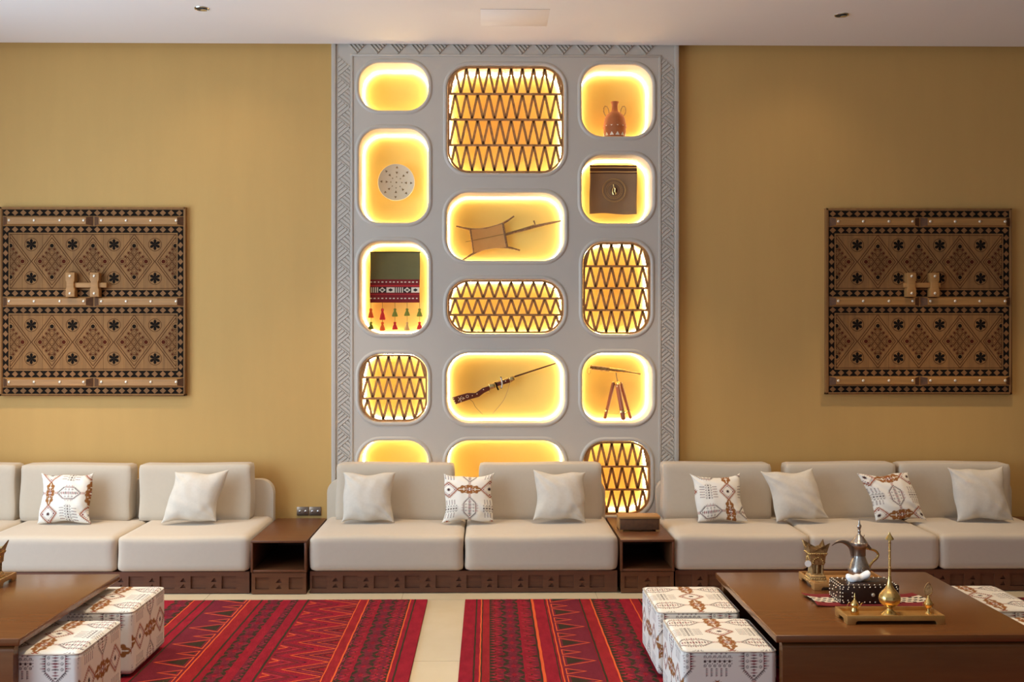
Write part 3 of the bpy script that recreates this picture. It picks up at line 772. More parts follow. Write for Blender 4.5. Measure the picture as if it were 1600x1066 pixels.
    (x0, z1), (x1, z0) = U(bolt[0], 441), U(bolt[1], 466)
    MB().box(x0, x1, yf-.045, yf-.02, z0, z1).build('sliding_bolt', 'bar', t, bevel=.003)
    return t
YP = -.035
a, b = at(1290.5, 325.5, YP), at(1580.5, 616, YP)
make_panel(a.x, a.z, b.x, b.z, [(440, 487), (560, 607)], (430, 618), 'carved inlaid wooden panel with latch on the wall right of the niches')
a, b = at(-.5, 323.5, YP), at(290, 618.5, YP)
make_panel(a.x, a.z, b.x, b.z, [(393, 440), (518, 565)], (400, 600), 'carved inlaid wooden panel with latch on the wall left of the niches')

# ------------------------------------------------------------------ sofas
SYF = -.858; BYF = -.838; ZS = .36; ZB = .138
def plinth(m0, x0, x1, z0, z1, yf, yb, squares, tris, m=0):
    holes = []
    for (x, sx) in squares: holes.append([(x-sx, z0+.028), (x+sx, z0+.028), (x+sx, z1-.028), (x-sx, z1-.028)])
    zc = (z0+z1)/2
    for (x, n) in tris:
        h = .03
        for k in range(2):
            zz = zc+.004+(0 if k == 0 else -.038)
            holes.append([(x-.018, zz), (x+.018, zz), (x+.003, zz+h*.85)])
    plate([(x0, z0), (x1, z0), (x1, z1), (x0, z1)], holes, yf, yf+.012, m0, m)
    m0.box(x0, x1, yf+.012, yb, z0, z1, m)
def mk_soft(name, x0, x1, y0, y1, z0, z1, r, parent, mm, puff=0, n=16, lean=0, puffy=0, nz=None):
    v, q, src, _ = soft_box(x1-x0, y1-y0, z1-z0, r, puff, n, nz, puffy)
    v = v.copy()
    ph = x0*3.1
    v[:, 1] += lean*(v[:, 2]/(z1-z0))
    v[:, 0] += .004*np.sin(v[:, 2]*17+ph)*(np.abs(v[:, 0]) > (x1-x0)*.4)
    v[:, 2] += .003*np.sin(v[:, 0]*7+ph)*(v[:, 2]/(z1-z0))
    off = Vector((0, 0, 0)); p = parent
    while p: off += p.location; p = p.parent
    v += np.array([(x0+x1)/2-off.x, (y0+y1)/2-off.y, z0-off.z])
    return link(name, np_mesh(name, v, q, [mm]), parent)
def sofa(x0, x1, seams, backs, label, ends=(1, 1)):
    t = thing('sofa', ((x0+x1)/2, -.45, 0), label, 'sofa', 'low cream sofas along the back wall')
    e = [x0]+seams+[x1]
    for a, b_ in zip(e[:-1], e[1:]):
        mk_soft('seat_cushion', a+.002, b_-.002, SYF, -.12, ZB, ZS, .034, t, 'sofa', .007, 26)
    for (a, b_) in backs: mk_soft('back_cushion', a, b_, -.29, -.138, ZS-.004, .735, .021, t, 'sofa', .004, 24, lean=.02, puffy=.008)
    prof = [(x0, .05), (x1, .05)]
    R = .095; zt = .617
    for k in range(9): an = PI/2*k/8; prof.append((x1-R+R*math.cos(an), zt-R+R*math.sin(an)))
    for k in range(9): an = PI/2+PI/2*k/8; prof.append((x0+R+R*math.cos(an), zt-R+R*math.sin(an)))
    MB().prism(prof, -.135, -.068).build('backrest', 'sofa', t, bevel=.02, seg=3)
    m0 = MB(); sq = []; tr = []
    n = max(2, round((x1-x0)/.193)); st = (x1-x0)/n
    for k in range(n):
        sq.append((x0+(k+.26)*st+.012, .046)); tr.append((x0+(k+.78)*st+.01, 2))
    tr = tr[:-1]; 
    sq.append((x1-.06, .042)) if (x1-.06)-sq[-1][0] > .13 else None
    plinth(m0, x0+.004, x1-.004, .004, ZB, BYF, -.12, sq, tr)
    m0.build('carved_base', 'darkwood2', t)
    return t
sL = sofa(-3.99, AX(389.5, SYF), [AX(181, SYF)-.832, AX(181, SYF)], [(-3.95, -3.2), (AX(31, -.27), AX(204, -.27)), (AX(217, -.27), AX(392, -.27))], 'low cream three-seat sofa under the left wooden panel, bright with daylight')
sC = sofa(AX(482.5, SYF), AX(966, SYF), [AX(725, SYF)], [(AX(525, -.27), AX(709, -.27)), (AX(749, -.27), AX(941, -.27))], 'low cream two-seat sofa standing before the glowing white feature wall')
x0 = AX(1055, SYF)
sR = sofa(x0, 3.65, [AX(1266, SYF), AX(1469.5, SYF)], [(AX(1036, -.27), AX(1206, -.27)), (AX(1229, -.27), AX(1401, -.27)), (AX(1405, -.27), AX(1579, -.27))], 'low cream three-seat sofa under the right wooden panel, in warm shade')

# side tables
def side_table(x0, x1, label, flip=0):
    t = thing('side_table', ((x0+x1)/2, -.45, 0), label, 'side table', 'walnut side tables between the sofas')
    zt = .336; yf = -.866; yb = -.068; th = .014; zm = .138
    m0 = MB(); m0.box(x0, x1, yf, yb, zt-th, zt); m0.build('top', 'darkwood', t, bevel=.002)
    m0 = MB(); m0.box(x0, x0+th, yf, yb, zm, zt-th); m0.build('side_panel', 'darkwood', t, bevel=.001)
    m0 = MB(); m0.box(x1-th, x1, yf, yb, zm, zt-th); m0.build('side_panel', 'darkwood', t, bevel=.001)
    m0 = MB(); m0.box(x0+th, x1-th, yf+.003, yb, zm, zm+th); m0.build('shelf', 'darkwood', t, bevel=.001)
    m0 = MB(); m0.box(x0+th, x1-th, yb-th, yb, zm+th, zt-th); m0.build('back_panel', 'darkwood', t)
    m0 = MB(); w2 = (x1-x0)
    plinth(m0, x0+.004, x1-.004, .004, zm-.004, yf+.006, yb, [(x0+w2*.2, .042), (x1-w2*.2, .042)], [((x0+x1)/2, 2)])
    m0.build('carved_base', 'darkwood', t)
    return t
side_table(AX(391.5, -.866), AX(479, -.866), 'walnut side table with open shelf between the left and middle sofas')
side_table(AX(969.5, -.866), AX(1054, -.866), 'walnut side table holding a small wooden box, between the middle and right sofas')
side_table(3.66, 4.01, 'walnut side table at the far right end of the right sofa')
# little wooden box with feet
bY = -.60; p = at(967.5, 829, bY); q = at(1031, 829, bY); zt0 = .336
tb = thing('wooden_box', ((p.x+q.x)/2, bY, zt0), 'long narrow wooden box standing on the side table under the low lattice screen', 'box')
m0 = MB(); m0.box(p.x, q.x, bY, bY+.13, zt0+.012, zt0+.092); m0.build('case', 'bar', tb, bevel=.002)
MB().box(p.x+.006, q.x-.006, bY-.004, bY+.002, zt0+.014, zt0+.082).build('front_panel', 'barend', tb, bevel=.001)
MB().box(p.x-.003, q.x+.003, bY-.006, bY+.135, zt0+.084, zt0+.099).build('lid', 'bar', tb, bevel=.002)
for x in (p.x+.012, q.x-.012):
    for y in (bY+.01, bY+.12): MB().box(x-.012, x+.012, y-.01, y+.01, zt0+.0005, zt0+.013).build('foot', 'bar', tb)
# wall sockets
for px, s in ((473, 'left'), (492.5, 'right')):
    c = at(px, 801, -.006)
    ws = thing('wall_socket', (c.x, 0, c.z), 'metal wall socket behind the left side table, %s one of the pair' % s, 'socket', 'wall sockets by the left side table')
    MB().box(c.x-.042, c.x+.042, -.009, -.0005, c.z-.022, c.z+.04).build('plate', 'darksilver', ws, bevel=.003)
    m0 = MB()
    for dx in (-.02, .02): m0.ball((c.x+dx, -.009, c.z+.008), .009, sq=(1, .35, 1))
    m0.build('socket_pins', 'chrome', ws, smooth=True)

# ------------------------------------------------------------------ printed textile
TW, TH = 280, 300
GR = lin((236, 229, 216)); C = [GR, lin((150, 98, 52)), lin((156, 62, 32)), lin((66, 38, 36)), lin((128, 36, 44))]
tile = np.zeros((TW, TH), dtype=np.int8)
def fillp(pts, c):
    xs = [p[0] for p in pts]; ys = [p[1] for p in pts]
    X, Y = np.meshgrid(np.arange(math.floor(min(xs)), math.ceil(max(xs))+1), np.arange(math.floor(min(ys)), math.ceil(max(ys))+1), indexing='ij')
    ins = np.zeros(X.shape, bool); n = len(pts); x = X+.5; y = Y+.5
    for i in range(n):
        x1, y1 = pts[i]; x2, y2 = pts[(i+1) % n]
        if y1 == y2: continue
        cnd = ((y1 > y) != (y2 > y)) & (x < (x2-x1)*(y-y1)/(y2-y1)+x1); ins ^= cnd
    tile[X[ins] % TW, Y[ins] % TH] = c
def dia(cx, cy, a, b, c): fillp([(cx-a, cy), (cx, cy-b), (cx+a, cy), (cx, cy+b)], c)
def disc(cx, cy, r, c, n=14): fillp([(cx+r*math.cos(2*PI*k/n), cy+r*math.sin(2*PI*k/n)) for k in range(n)], c)
def rect(x0, y0, x1, y1, c): fillp([(x0, y0), (x1, y0), (x1, y1), (x0, y1)], c)
def teeth(p, q, n, s, ln, c, skew=0):
    p, q = Vector(p), Vector(q); d = (q-p)/n; dn = d.normalized(); nn = Vector((dn.y, -dn.x))*ln
    for k in range(n):
        a = p+d*(k+.5); fillp([tuple(a-dn*s), tuple(a+dn*s), tuple(a+nn+dn*skew)], c)
dx_, dy_ = 70, 75
for i, (p, q) in enumerate((((dx_-60, dy_), (dx_, dy_-66)), ((dx_, dy_-66), (dx_+60, dy_)), ((dx_+60, dy_), (dx_, dy_+66)), ((dx_, dy_+66), (dx_-60, dy_)))):
    teeth(p, q, 9, 4, -11 if True else 11, 1); teeth(p, q, 9, 4, 11, 1)
dia(dx_, dy_, 60, 66, 2); dia(dx_, dy_, 53, 58, 0)
for (p, q) in (((dx_-42, dy_), (dx_, dy_-46)), ((dx_, dy_-46), (dx_+42, dy_)), ((dx_+42, dy_), (dx_, dy_+46)), ((dx_, dy_+46), (dx_-42, dy_))):
    teeth(p, q, 6, 2.5, 8, 3); teeth(p, q, 6, 2.5, -5, 2)
for k in range(8):
    a = k*PI/4+.39; fillp([(dx_+16*math.cos(a), dy_+16*math.sin(a)), (dx_+7*math.cos(a+.5), dy_+7*math.sin(a+.5)), (dx_, dy_), (dx_+7*math.cos(a-.5), dy_+7*math.sin(a-.5))], 3)
for s in (-1, 1):
    dia(dx_, dy_+s*45, 9, 8, 4); dia(dx_+s*40, dy_, 7, 9, 4); dia(dx_, dy_+s*47, 4, 4, 0)
cx_, cy_ = 70, 225
for s in (-1, 1):
    fillp([(cx_-13, cy_+s*84), (cx_+13, cy_+s*84), (cx_+20, cy_+s*60), (cx_-20, cy_+s*60)], 1)
    rect(cx_-3, cy_+s*70-8, cx_+3, cy_+s*70+8, 0)
    for t in (-1, 1):
        disc(cx_+t*17, cy_+s*52, 15, 1); disc(cx_+t*15, cy_+s*32, 14, 1); disc(cx_+t*22, cy_+s*12, 14, 1); disc(cx_+t*8, cy_+s*42, 4, 0); disc(cx_+t*19, cy_+s*26, 3.5, 0)
dia(cx_, cy_, 22, 26, 2); dia(cx_, cy_, 15, 19, 0)
rect(cx_-9, cy_-12, cx_+9, cy_-6, 3); rect(cx_-9, cy_+6, cx_+9, cy_+12, 3); rect(cx_-2, cy_-8, cx_+2, cy_+8, 4)
hx_, hy_ = 210, 225
for k in range(6):
    for s in (-1, 1):
        x = hx_+s*(78+k*7) if s < 0 or True else 0
        fillp([(x, hy_), (x+s*4, hy_-9), (x+s*7, hy_-9), (x+s*4, hy_)], 1 if k > 2 else 2); fillp([(x, hy_), (x+s*4, hy_+9), (x+s*7, hy_+9), (x+s*4, hy_)], 1 if k > 2 else 2)
HX = [(-76, 0), (-34, -42), (34, -42), (76, 0), (34, 42), (-34, 42)]
for k in range(6):
    p, q = HX[k], HX[(k+1) % 6]; p = (hx_+p[0], hy_+p[1]); q = (hx_+q[0], hy_+q[1])
    if k in (1, 4):
        for j in range(7):
            x = hx_-30+j*10; l = 26 if j % 2 else 18; s = -1 if k == 1 else 1
            fillp([(x-3.5, hy_+s*40), (x+3.5, hy_+s*40), (x, hy_+s*(40+l))], 4 if j % 2 else 3)
    else: teeth(p, q, 7, 4, 12, 3)
    fillp([p, q, (q[0]*.97+hx_*.03, q[1]*.94+hy_*.06), (p[0]*.97+hx_*.03, p[1]*.94+hy_*.06)], 3 if k % 2 else 4)
for j in range(11):
    x = hx_-60+j*12; l = 18-abs(j-5)*1.6+(4 if j % 2 else 0); dia(x, hy_, 4, l, 4 if j % 3 else 3)
for s in (-1, 1):
    for t in (-24, 0, 24): disc(hx_+t, hy_+s*27, 6, 3); disc(hx_+t, hy_+s*27, 3.6, 0)
bx_, by_ = 210, 75
for r in range(6):
    y = by_-50+r*20
    for k in range(3): disc(bx_-18+k*18, y, 6, 3, 8); disc(bx_-18+k*18, y, 3.2 if k != 1 else 0.1, 0, 8)
    for k in range(3): rect(bx_-12+k*12, y+8, bx_-8+k*12, y+12, 3)
    if r < 5:
        for s in (-1, 1):
            for k in range(5):
                x = bx_+s*(31+k*7); fillp([(x-3, y+4), (x+3, y+4), (x, y+14)], 3 if (r+k) % 3 else 4)
tcol = np.array(C)[tile]
def blur(a, k):
    return sum(np.roll(np.roll(a, i, 0), j, 1) for i in range(-k, k+1) for j in range(-k, k+1))/(2*k+1)**2
tcol1 = blur(tcol, 1)
def sample(u, v, arr=tcol1): return arr[np.floor(u*1000).astype(int) % TW, np.floor(v*1000).astype(int) % TH]

# scatter cushions
def cushion(name, x, y, z0, size, roll, lean, skew, seed, label, plain, uv=None, turn=0, group=None, dent=.03):
    n = 56 if plain else 110
    r = np.random.default_rng(seed)
    g = np.linspace(-1, 1, n+1); U_, V_ = np.meshgrid(g, g, indexing='ij')
    ph = r.uniform(0, 6, 6)
    hs = size/2
    edge = (1-np.abs(U_)**2.6)*(1-np.abs(V_)**2.6)
    X = U_*hs*(1-.06*(1-V_**2)-.05*(1-V_**8)); Z = V_*hs*.95*(1-.045*(1-U_**2)-.045*(1-U_**8))
    Z = Z - dent*hs*2*np.exp(-(U_*2.2)**2)*np.clip(V_, 0, 1)**2
    X = X + .006*np.sin(V_*4+ph[0])*np.abs(U_); Z = Z+.006*np.sin(U_*5+ph[1])*np.abs(V_)
    T_ = .075*np.clip(edge, 0, 1)**.55; X = X + skew*Z
    wr = .0022*np.sin(9*U_+5*V_+ph[2]+2*np.sin(3*V_+ph[3]))*np.sin(4*V_-3*U_+ph[4])*edge**.3
    wr += .003*np.exp(-((np.abs(U_)+np.abs(V_)-1.25)/.3)**2)*np.sin(9*(U_*V_)+ph[5])
    cr = np.abs(U_*V_); wr += .005*np.sin(15*np.arctan2(1.1-V_, U_+1.2)+ph[1])*np.exp(-((1-V_)**2+(1+U_)**2)*1.2)*edge**.3
    wr += .005*np.sin(14*np.arctan2(1.1+V_, 1.2-U_)+ph[2])*np.exp(-((1+V_)**2+(1-U_)**2)*1.2)*edge**.3
    front = np.stack([X, -T_-wr, Z], -1).reshape(-1, 3); back = np.stack([X, T_*.8, Z], -1).reshape(-1, 3)
    i, j = np.meshgrid(np.arange(n), np.arange(n), indexing='ij'); k = (i*(n+1)+j).ravel(); q = np.stack([k, k+n+1, k+n+2, k+1], 1)
    m = (n+1)**2; q2 = q[:, ::-1]+m
    v = np.concatenate([front, back]); q = np.concatenate([q, q2])
    Rm = np.array((Matrix.Rotation(lean, 3, 'X') @ Matrix.Rotation(roll, 3, 'Y')))
    v = v @ Rm.T
    v[:, 2] -= v[:, 2].min()
    # keep the lowest corner cloth resting on the seat
    cols = None
    if not plain:
        uu, vv = (U_.ravel()*hs, V_.ravel()*hs) if not turn else (-V_.ravel()*hs, U_.ravel()*hs)
        if turn == 2: uu, vv = V_.ravel()*hs, U_.ravel()*hs
        cc = sample(uu+uv[0], vv+uv[1], blur(tcol, 1)); cols = np.concatenate([cc, cc])
    me = np_mesh(name, v, q, ['linen' if plain else 'print'], cols)
    o = link(name, me); o.location = (x, y, z0)
    tag(o, label, 'cushion', group); return o
GC = 'scatter cushions along the sofas'
cl = [(104, .355, 0, -.02, 'pat', 'white cushion printed with orange and maroon motifs on the left sofa', (.165, .195), 0, 3, 0.01),
      (305, .365, 0, .2, 'plain', 'plain beige cushion tilted on the right seat of the left sofa', None, 0, 4, .02),
      (575, .355, 0, .0, 'plain', 'plain beige cushion at the left end of the middle sofa', None, 0, 5, .01),
      (732, .345, 0, 0, 'pat', 'white cushion with brown diamond chain across its top, over the middle sofa seam', (.125, .215), 1, 6, .045),
      (875, .355, .01, .0, 'plain', 'plain beige cushion on the right seat of the middle sofa', None, 0, 8, .02),
      (1122, .34, 0, -.1, 'pat', 'white cushion with brown diamond and chain down its right side, leftmost on the right sofa', (.29, .035), 0, 9, .06),
      (1242, .36, -.03, -.2, 'plain', 'plain beige cushion over the first seam of the right sofa', None, 0, 11, .03),
      (1394, .345, -.05, -.24, 'pat', 'tilted white cushion with spiky medallion over the second seam of the right sofa', (.21, .225), 2, 12, .02),
      (1530, .385, 0, -.06, 'plain', 'plain beige cushion at the right end of the right sofa', None, 0, 14, .02)]
for (px, sz, roll, skew, kind, lab, uv, turn, seed, dent) in cl:
    o = cushion('scatter_cushion', AX(px, -.42), -.425, ZS+.013, sz, roll, -.27, skew, seed, lab, kind == 'plain', uv, turn, GC, dent)

# ottomans
n = 140
v, q, src, cnt = soft_box(.39, .49, .30, .026, .006, n, 90)
cols = np.zeros((len(v), 3)); o0 = 0
for fi, c_ in enumerate(cnt):
    s_ = src[o0:o0+c_]
    if fi == 0: cc = sample(s_[:, 0]+.195-.206+.07, s_[:, 1]+.245-.10+.225)
    elif fi in (1, 2): cc = sample(s_[:, 2]-.115+.07, s_[:, 0]+.195-.143+.075)
    elif fi in (3, 4): cc = sample(s_[:, 2]-.155+.07, s_[:, 1]+.245-.10+.075)
    else: cc = np.tile(np.array(C[0]), (c_, 1))
    cols[o0:o0+c_] = cc; o0 += c_
ome = np_mesh('pouf_cover', v, q, ['print'], cols)
GO = 'printed cube poufs around the tables'
def pouf(X, D0, label, rot=0):
    Yc_ = CAMY+D0-.245
    t = thing('pouf', (X, Yc_, .0125), label, 'pouf', GO)
    o = link('cover', ome, t); o.location = (0, 0, .012)
    m0 = MB()
    for sx in (-1, 1):
        for sy in (-1, 1): m0.lathe([(0, .012), (.02, .012), (.018, 0), (0, 0)], (X+sx*.15, Yc_+sy*.2, .0125), 10, closed=False)
    m0.build('feet', 'void', t)
    r = .026; zz = .0125+.012+.30-.008; pts = rrect(X, Yc_, .39-.004, .49-.004, .028, 5)
    MB().tube([(p[0], p[1], zz) for p in pts], .003, 6, closed=True).build('piping', 'linen', t, smooth=True)
    t.rotation_euler = (0, 0, rot)
    return t
pouf(.978, 5.30, 'printed cube pouf tucked under the right table, far one on its left side')
pouf(.982, 4.70, 'printed cube pouf tucked under the right table, near one on its left side')
pouf(2.402, 5.30, 'printed cube pouf on the right side of the right table, far one')
pouf(2.402, 4.70, 'printed cube pouf on the right side of the right table, nearer one mostly hidden')
pouf(-1.853, 5.34, 'printed cube pouf beside the left table, far one lit warm')
pouf(-1.85, 4.705, 'printed cube pouf beside the left table, near one')

# ------------------------------------------------------------------ coffee tables
def table(x0, x1, D1, D0, label, back=.028):
    yb, yf = CAMY+D1, CAMY+D0; zt = .40
    t = thing('coffee_table', ((x0+x1)/2, (yb+yf)/2, .0125), label, 'coffee table', 'low square coffee tables')
    MB().box(x0, x1, yf, yb, zt-.030, zt).build('tabletop', 'table', t, bevel=.004, seg=3)
    for (a, s) in ((yf, 1), (yb, -1)):
        prof = [(a+s*.055, .0125), (a+s*.008, .0125), (a+s*.008, .339)]
        for k in range(7):
            an = PI/2*k/6; prof.append((a+s*(.008+.026*(1-math.cos(an))), .339+.026*math.sin(an)))
        prof += [(a+s*.034, zt-.030), (a+s*.055, zt-.030)]
        ins = .028 if s > 0 else back
        MB().prism(prof, x0+ins, x1-ins, plane='yz').build('end_panel', 'table', t, smooth=True, auto=40)
    MB().box(x0+.3, x1-.3, yf+.3, yb-.3, .0125, .06).build('plinth', 'darkwood', t)
    MB().box(x0+.32, x1-.32, yf+.056, yb-.056, .33, zt-.030).build('under_rail', 'darkwood', t)
    return t
table(AX(1118, CAMY+5.27), AX(1446, CAMY+5.27), 5.27, 4.154, 'low square brown coffee table with brass and silver tableware, on the right rug')
table(AX(186.5, CAMY+5.27)-1.09, AX(186.5, CAMY+5.27), 5.28, 4.152, 'low square brown coffee table at the left edge, on the left rug', .2)
ZT = .4005

# ------------------------------------------------------------------ rugs
def rug(x0, x1, y0, y1, sgn, spec, label):
    """spec distances are measured in metres from the inner edge; sgn +1 when the rug runs to +x from it"""
    names = ['r_crim', 'r_red', 'r_dark', 'r_mar', 'r_org', 'r_pink', 'r_back']
    m0 = MB(); zt = .011; xe = x0 if sgn > 0 else x1
    m0.box(x0, x1, y0, y1, .0005, zt, 6)
    rect_ = [(x0+.002, y0), (x1-.002, y0), (x1-.002, y1), (x0+.002, y1)]
    def put(pts, layer, m):
        pl = clip(ccw([(xe+sgn*p[0], y1-p[1]) for p in pts]), rect_)
        if len(pl) > 2: m0.add([(p[0], p[1], zt+.0003*layer) for p in pl], [tuple(range(len(pl)))], m)
    L = y1-y0
    def stripe(a, b_, m, layer=1): put([(a, 0), (b_, 0), (b_, L), (a, L)], layer, m)
    def line(a, m, w=.007, layer=3):
        n = int(L/.05); 
        for k in range(n+1):
            d0 = .0009*math.sin(k*1.7+a*40); d1 = .0009*math.sin((k+1)*1.7+a*40)
            put([(a-w/2+d0, k*.05), (a+w/2+d0, k*.05), (a+w/2+d1, k*.05+.05), (a-w/2+d1, k*.05+.05)], layer, m)
    def seg(p, q, w, m, layer=3): put(bar2(p, q, w), layer, m)
    for s in spec:
        k = s[0]
        if k == 'plain': stripe(s[1], s[2], s[3])
        elif k == 'line': line(s[1], s[2], s[3] if len(s) > 3 else .007)
        elif k == 'speck':
            a, b_ = s[1], s[2]; stripe(a, b_, s[3]); w = b_-a
            n = int(L/.045)
            for j in range(n):
                y = j*.045 
                put([(a, y), (a+w*.5, y+.022), (a, y+.045)], 2, s[4]); 
                put([(b_, y+.022), (b_-w*.45, y+.045), (b_, y+.066)], 2, 2 if j % 4 == 0 else 3)
                seg((a+w*.2, y), (a+w*.8, y+.03), .004, 5 if j % 3 else 2, 3)
                if j % 2: put([(a+w*.4, y), (a+w*.6, y+.01), (a+w*.4, y+.02)], 3, 2)
        elif k == 'check':
            a, b_ = s[1], s[2]; stripe(a, b_, 3); w = b_-a; q3 = .128; n = int(L/q3)
            for j in range(n+1):
                y = j*q3
                for c0, c1 in ((a, a+w*.48), (b_, b_-w*.48)):
                    put([(c0, y), (c1, y+q3/2), (c0, y+q3)], 2, 2)
                    put([(c1, y+q3*.1), (c1, y+q3*.9), (c0+(c1-c0)*.5, y+q3/2)], 3, 3)
                    put([(c0, y+q3*.3), (c0+(c1-c0)*.3, y+q3/2), (c0, y+q3*.7)], 3, 3 if j % 2 else 0)
                put([(a+w*.34, y), (a+w*.5, y-.03), (a+w*.66, y), (a+w*.5, y+.03)], 3, 0)
                seg((a, y), (b_, y+q3/2), .003, 5); seg((a, y+q3/2), (b_, y+q3), .003, 3)
        elif k == 'zig':
            a, b_ = s[1], s[2]; stripe(a, b_, 0); w = b_-a; p = .22
            for j in range(-1, int(L/p)+2):
                y = j*p; 
                for t, (mm, wd) in enumerate(((4, .008), (3, .007), (5, .004), (3, .012), (4, .005), (3, .012), (2, .004), (1, .012))):
                    f = 1-t*.115
                    for sg in (-1, 1): seg((a, y+sg*p/2*f), (a+w*.72*f, y), wd, mm, 3)
                for t, (mm, wd) in enumerate(((3, .014), (2, .006), (5, .004), (3, .010))):
                    f = 1-t*.2
                    for sg in (-1, 1): seg((b_, y+p/2+sg*p/2*f), (b_-w*.62*f, y+p/2), wd, mm, 2)
                put([(b_-.002, y+.05), (b_-.002, y+.12), (b_-.05, y+.085)], 3, 4); put([(b_-.002, y+.062), (b_-.002, y+.108), (b_-.036, y+.085)], 4, 1)
        elif k == 'tri':
            a, b_ = s[1], s[2]; stripe(a, b_, 3); w = b_-a; p = .30
            base, tip = (a, b_) 
            for j in range(-1, int(L/p)+2):
                for y, hh, ww in ((j*p, .085, .95), (j*p+.16, .045, .62)):
                    put([(a+w*.06, y-hh), (a+w*ww, y), (a+w*.06, y+hh)], 2, 4)
                    put([(a+w*.09, y-hh+.012), (a+w*(ww-.08), y), (a+w*.09, y+hh-.012)], 3, 3)
                    put([(a+w*.15, y-hh+.032), (a+w*(ww-.28), y), (a+w*.15, y+hh-.032)], 4, 2)
    o = m0.build('area_rug', names, None, weld=False)
    tag(o, label, 'rug', 'red striped rugs')
    return o
half = [('plain', 0, .07, 0), ('line', .073, 2, .009), ('plain', .078, .098, 0), ('line', .101, 4), ('speck', .106, .14, 0, 2), ('speck', .14, .186, 0, 3), ('check', .186, .277, ), ('speck', .277, .333, 0, 0),
        ('speck', .333, .35, 3, 2), ('line', .355, 4, .008), ('plain', .36, .403, 1), ('line', .406, 4, .006), ('zig', .41, .703), ('line', .718, 2, .012), ('plain', .703, .777, 0), ('speck', .777, .82, 3, 2),
        ('plain', .82, .87, 0), ('check', .87, .96), ('plain', .96, .997, 0), ('line', .997, 2, .011), ('plain', 1.002, 1.065, 1), ('line', 1.07, 4, .008), ('tri', 1.075, 1.28), ('line', 1.285, 2, .01), ('plain', 1.29, 1.34, 0), ('line', 1.345, 2, .01), ('plain', 1.35, 1.40, 1), ('line', 1.405, 4),
        ('check', 1.41, 1.52), ('plain', 1.52, 1.6, 0), ('speck', 1.6, 1.7, 0, 2), ('line', 1.71, 2), ('plain', 1.72, 1.8, 0), ('zig', 1.8, 2.1), ('plain', 2.1, 2.2, 0), ('check', 2.2, 2.3), ('plain', 2.3, 2.4, 1), ('tri', 2.4, 2.6), ('plain', 2.6, 2.7, 0), ('speck', 2.7, 2.8, 0, 2), ('check', 2.8, 2.95), ('line', 3.02, 4)]
u = 1/2.963/257.5
k = lambda z: (z-80)*u
rightspec = [('plain', 0, k(130), 0), ('line', k(134), 2, .008), ('plain', k(137), k(153), 0), ('line', k(156), 4, .007), ('line', k(161), 2, .006), ('plain', k(164), k(192), 1), ('speck', k(192), k(243), 0, 2), ('check', k(243), k(318)), ('speck', k(318), k(374), 0, 0), ('line', k(378), 2, .008), ('plain', k(380), k(384), 1), ('line', k(388), 4, .014), ('plain', k(394), k(450), 0), ('line', k(444), 2, .006), ('line', k(456), 4, .007),
             ('tri', k(460), k(600)), ('line', k(607), 2, .01), ('plain', k(611), k(652), 1), ('line', k(657), 4, .009), ('speck', k(661), k(715), 0, 2), ('check', k(715), k(790)), ('plain', k(790), k(838), 0), ('line', k(842), 4), ('plain', k(846), k(880), 1), ('line', k(884), 2, .01)]
e0 = k(890)
rightspec += [tuple([s[0], s[1]+e0-.41]+([s[2]+e0-.41] if s[0] != 'line' else [s[2]])+list(s[3:])) for s in half if s[1] >= .405]
RYB = CAMY+1.6*F/(939.5-HOR)
rug(AX(727, RYB), 4.1, -4.35, RYB, 1, rightspec, 'red and orange striped woven rug on the right, under the table with tableware')
rl = rug(-4.3, AX(668, RYB), -4.35, RYB+.004, -1, half, 'red and maroon striped woven rug on the left, under the left table')

# ------------------------------------------------------------------ tableware
def tray(x0, x1, y0, y1, z0, hgt, mm, label, name='serving_tray'):
    t = thing(name, ((x0+x1)/2, (y0+y1)/2, z0), label, 'tray')
    th = .009; zf = z0+hgt*.55
    MB().box(x0+th*.5, x1-th*.5, y0+th*.5, y1-th*.5, zf-.006, zf).build('tray_floor', mm, t)
    def side(L):
        f = .035
        pts = [(0, 0), (f, 0)]
        for q in range(5): an = PI/2*q/4; pts.append((f+.012*(1-math.cos(an)), hgt*.42*math.sin(an)))
        for q in range(4, -1, -1): an = PI/2*q/4; pts.append((L-f-.012*(1-math.cos(an)), hgt*.42*math.sin(an)))
        pts += [(L-f, 0), (L, 0), (L, hgt), (0, hgt)]
        out = []
        for p in pts:
            if not out or (abs(out[-1][0]-p[0])+abs(out[-1][1]-p[1])) > 1e-5: out.append(p)
        return out
    for y in (y0, y1-th): MB().prism([(x0+p[0], z0+p[1]) for p in side(x1-x0)], y, y+th).build('rim', mm, t, bevel=.0012)
    for x in (x0, x1-th): MB().prism([(y0+th+p[0]*.999, z0+p[1]) for p in side(y1-y0-2*th)], x, x+th, plane='yz').build('rim', mm, t, bevel=.0012)
    return zf
def Dy(D): return CAMY+D
zf1 = tray(AX(1248, Dy(5.13)), 1.905, Dy(4.885), Dy(5.13), ZT, .036, 'bar', 'brown wooden tray with feet carrying the incense burner and the coffee pot')
zf2 = tray(AX(1324, Dy(4.30)), AX(1477, Dy(4.30)), Dy(4.30), Dy(4.455), ZT, .037, 'trayfoil', 'pale gold footed tray at the front of the right table')
zf3 = tray(-2.735, AX(26, Dy(5.17)), Dy(4.985), Dy(5.17), ZT, .036, 'bar', 'brown wooden tray at the left edge on the left table')

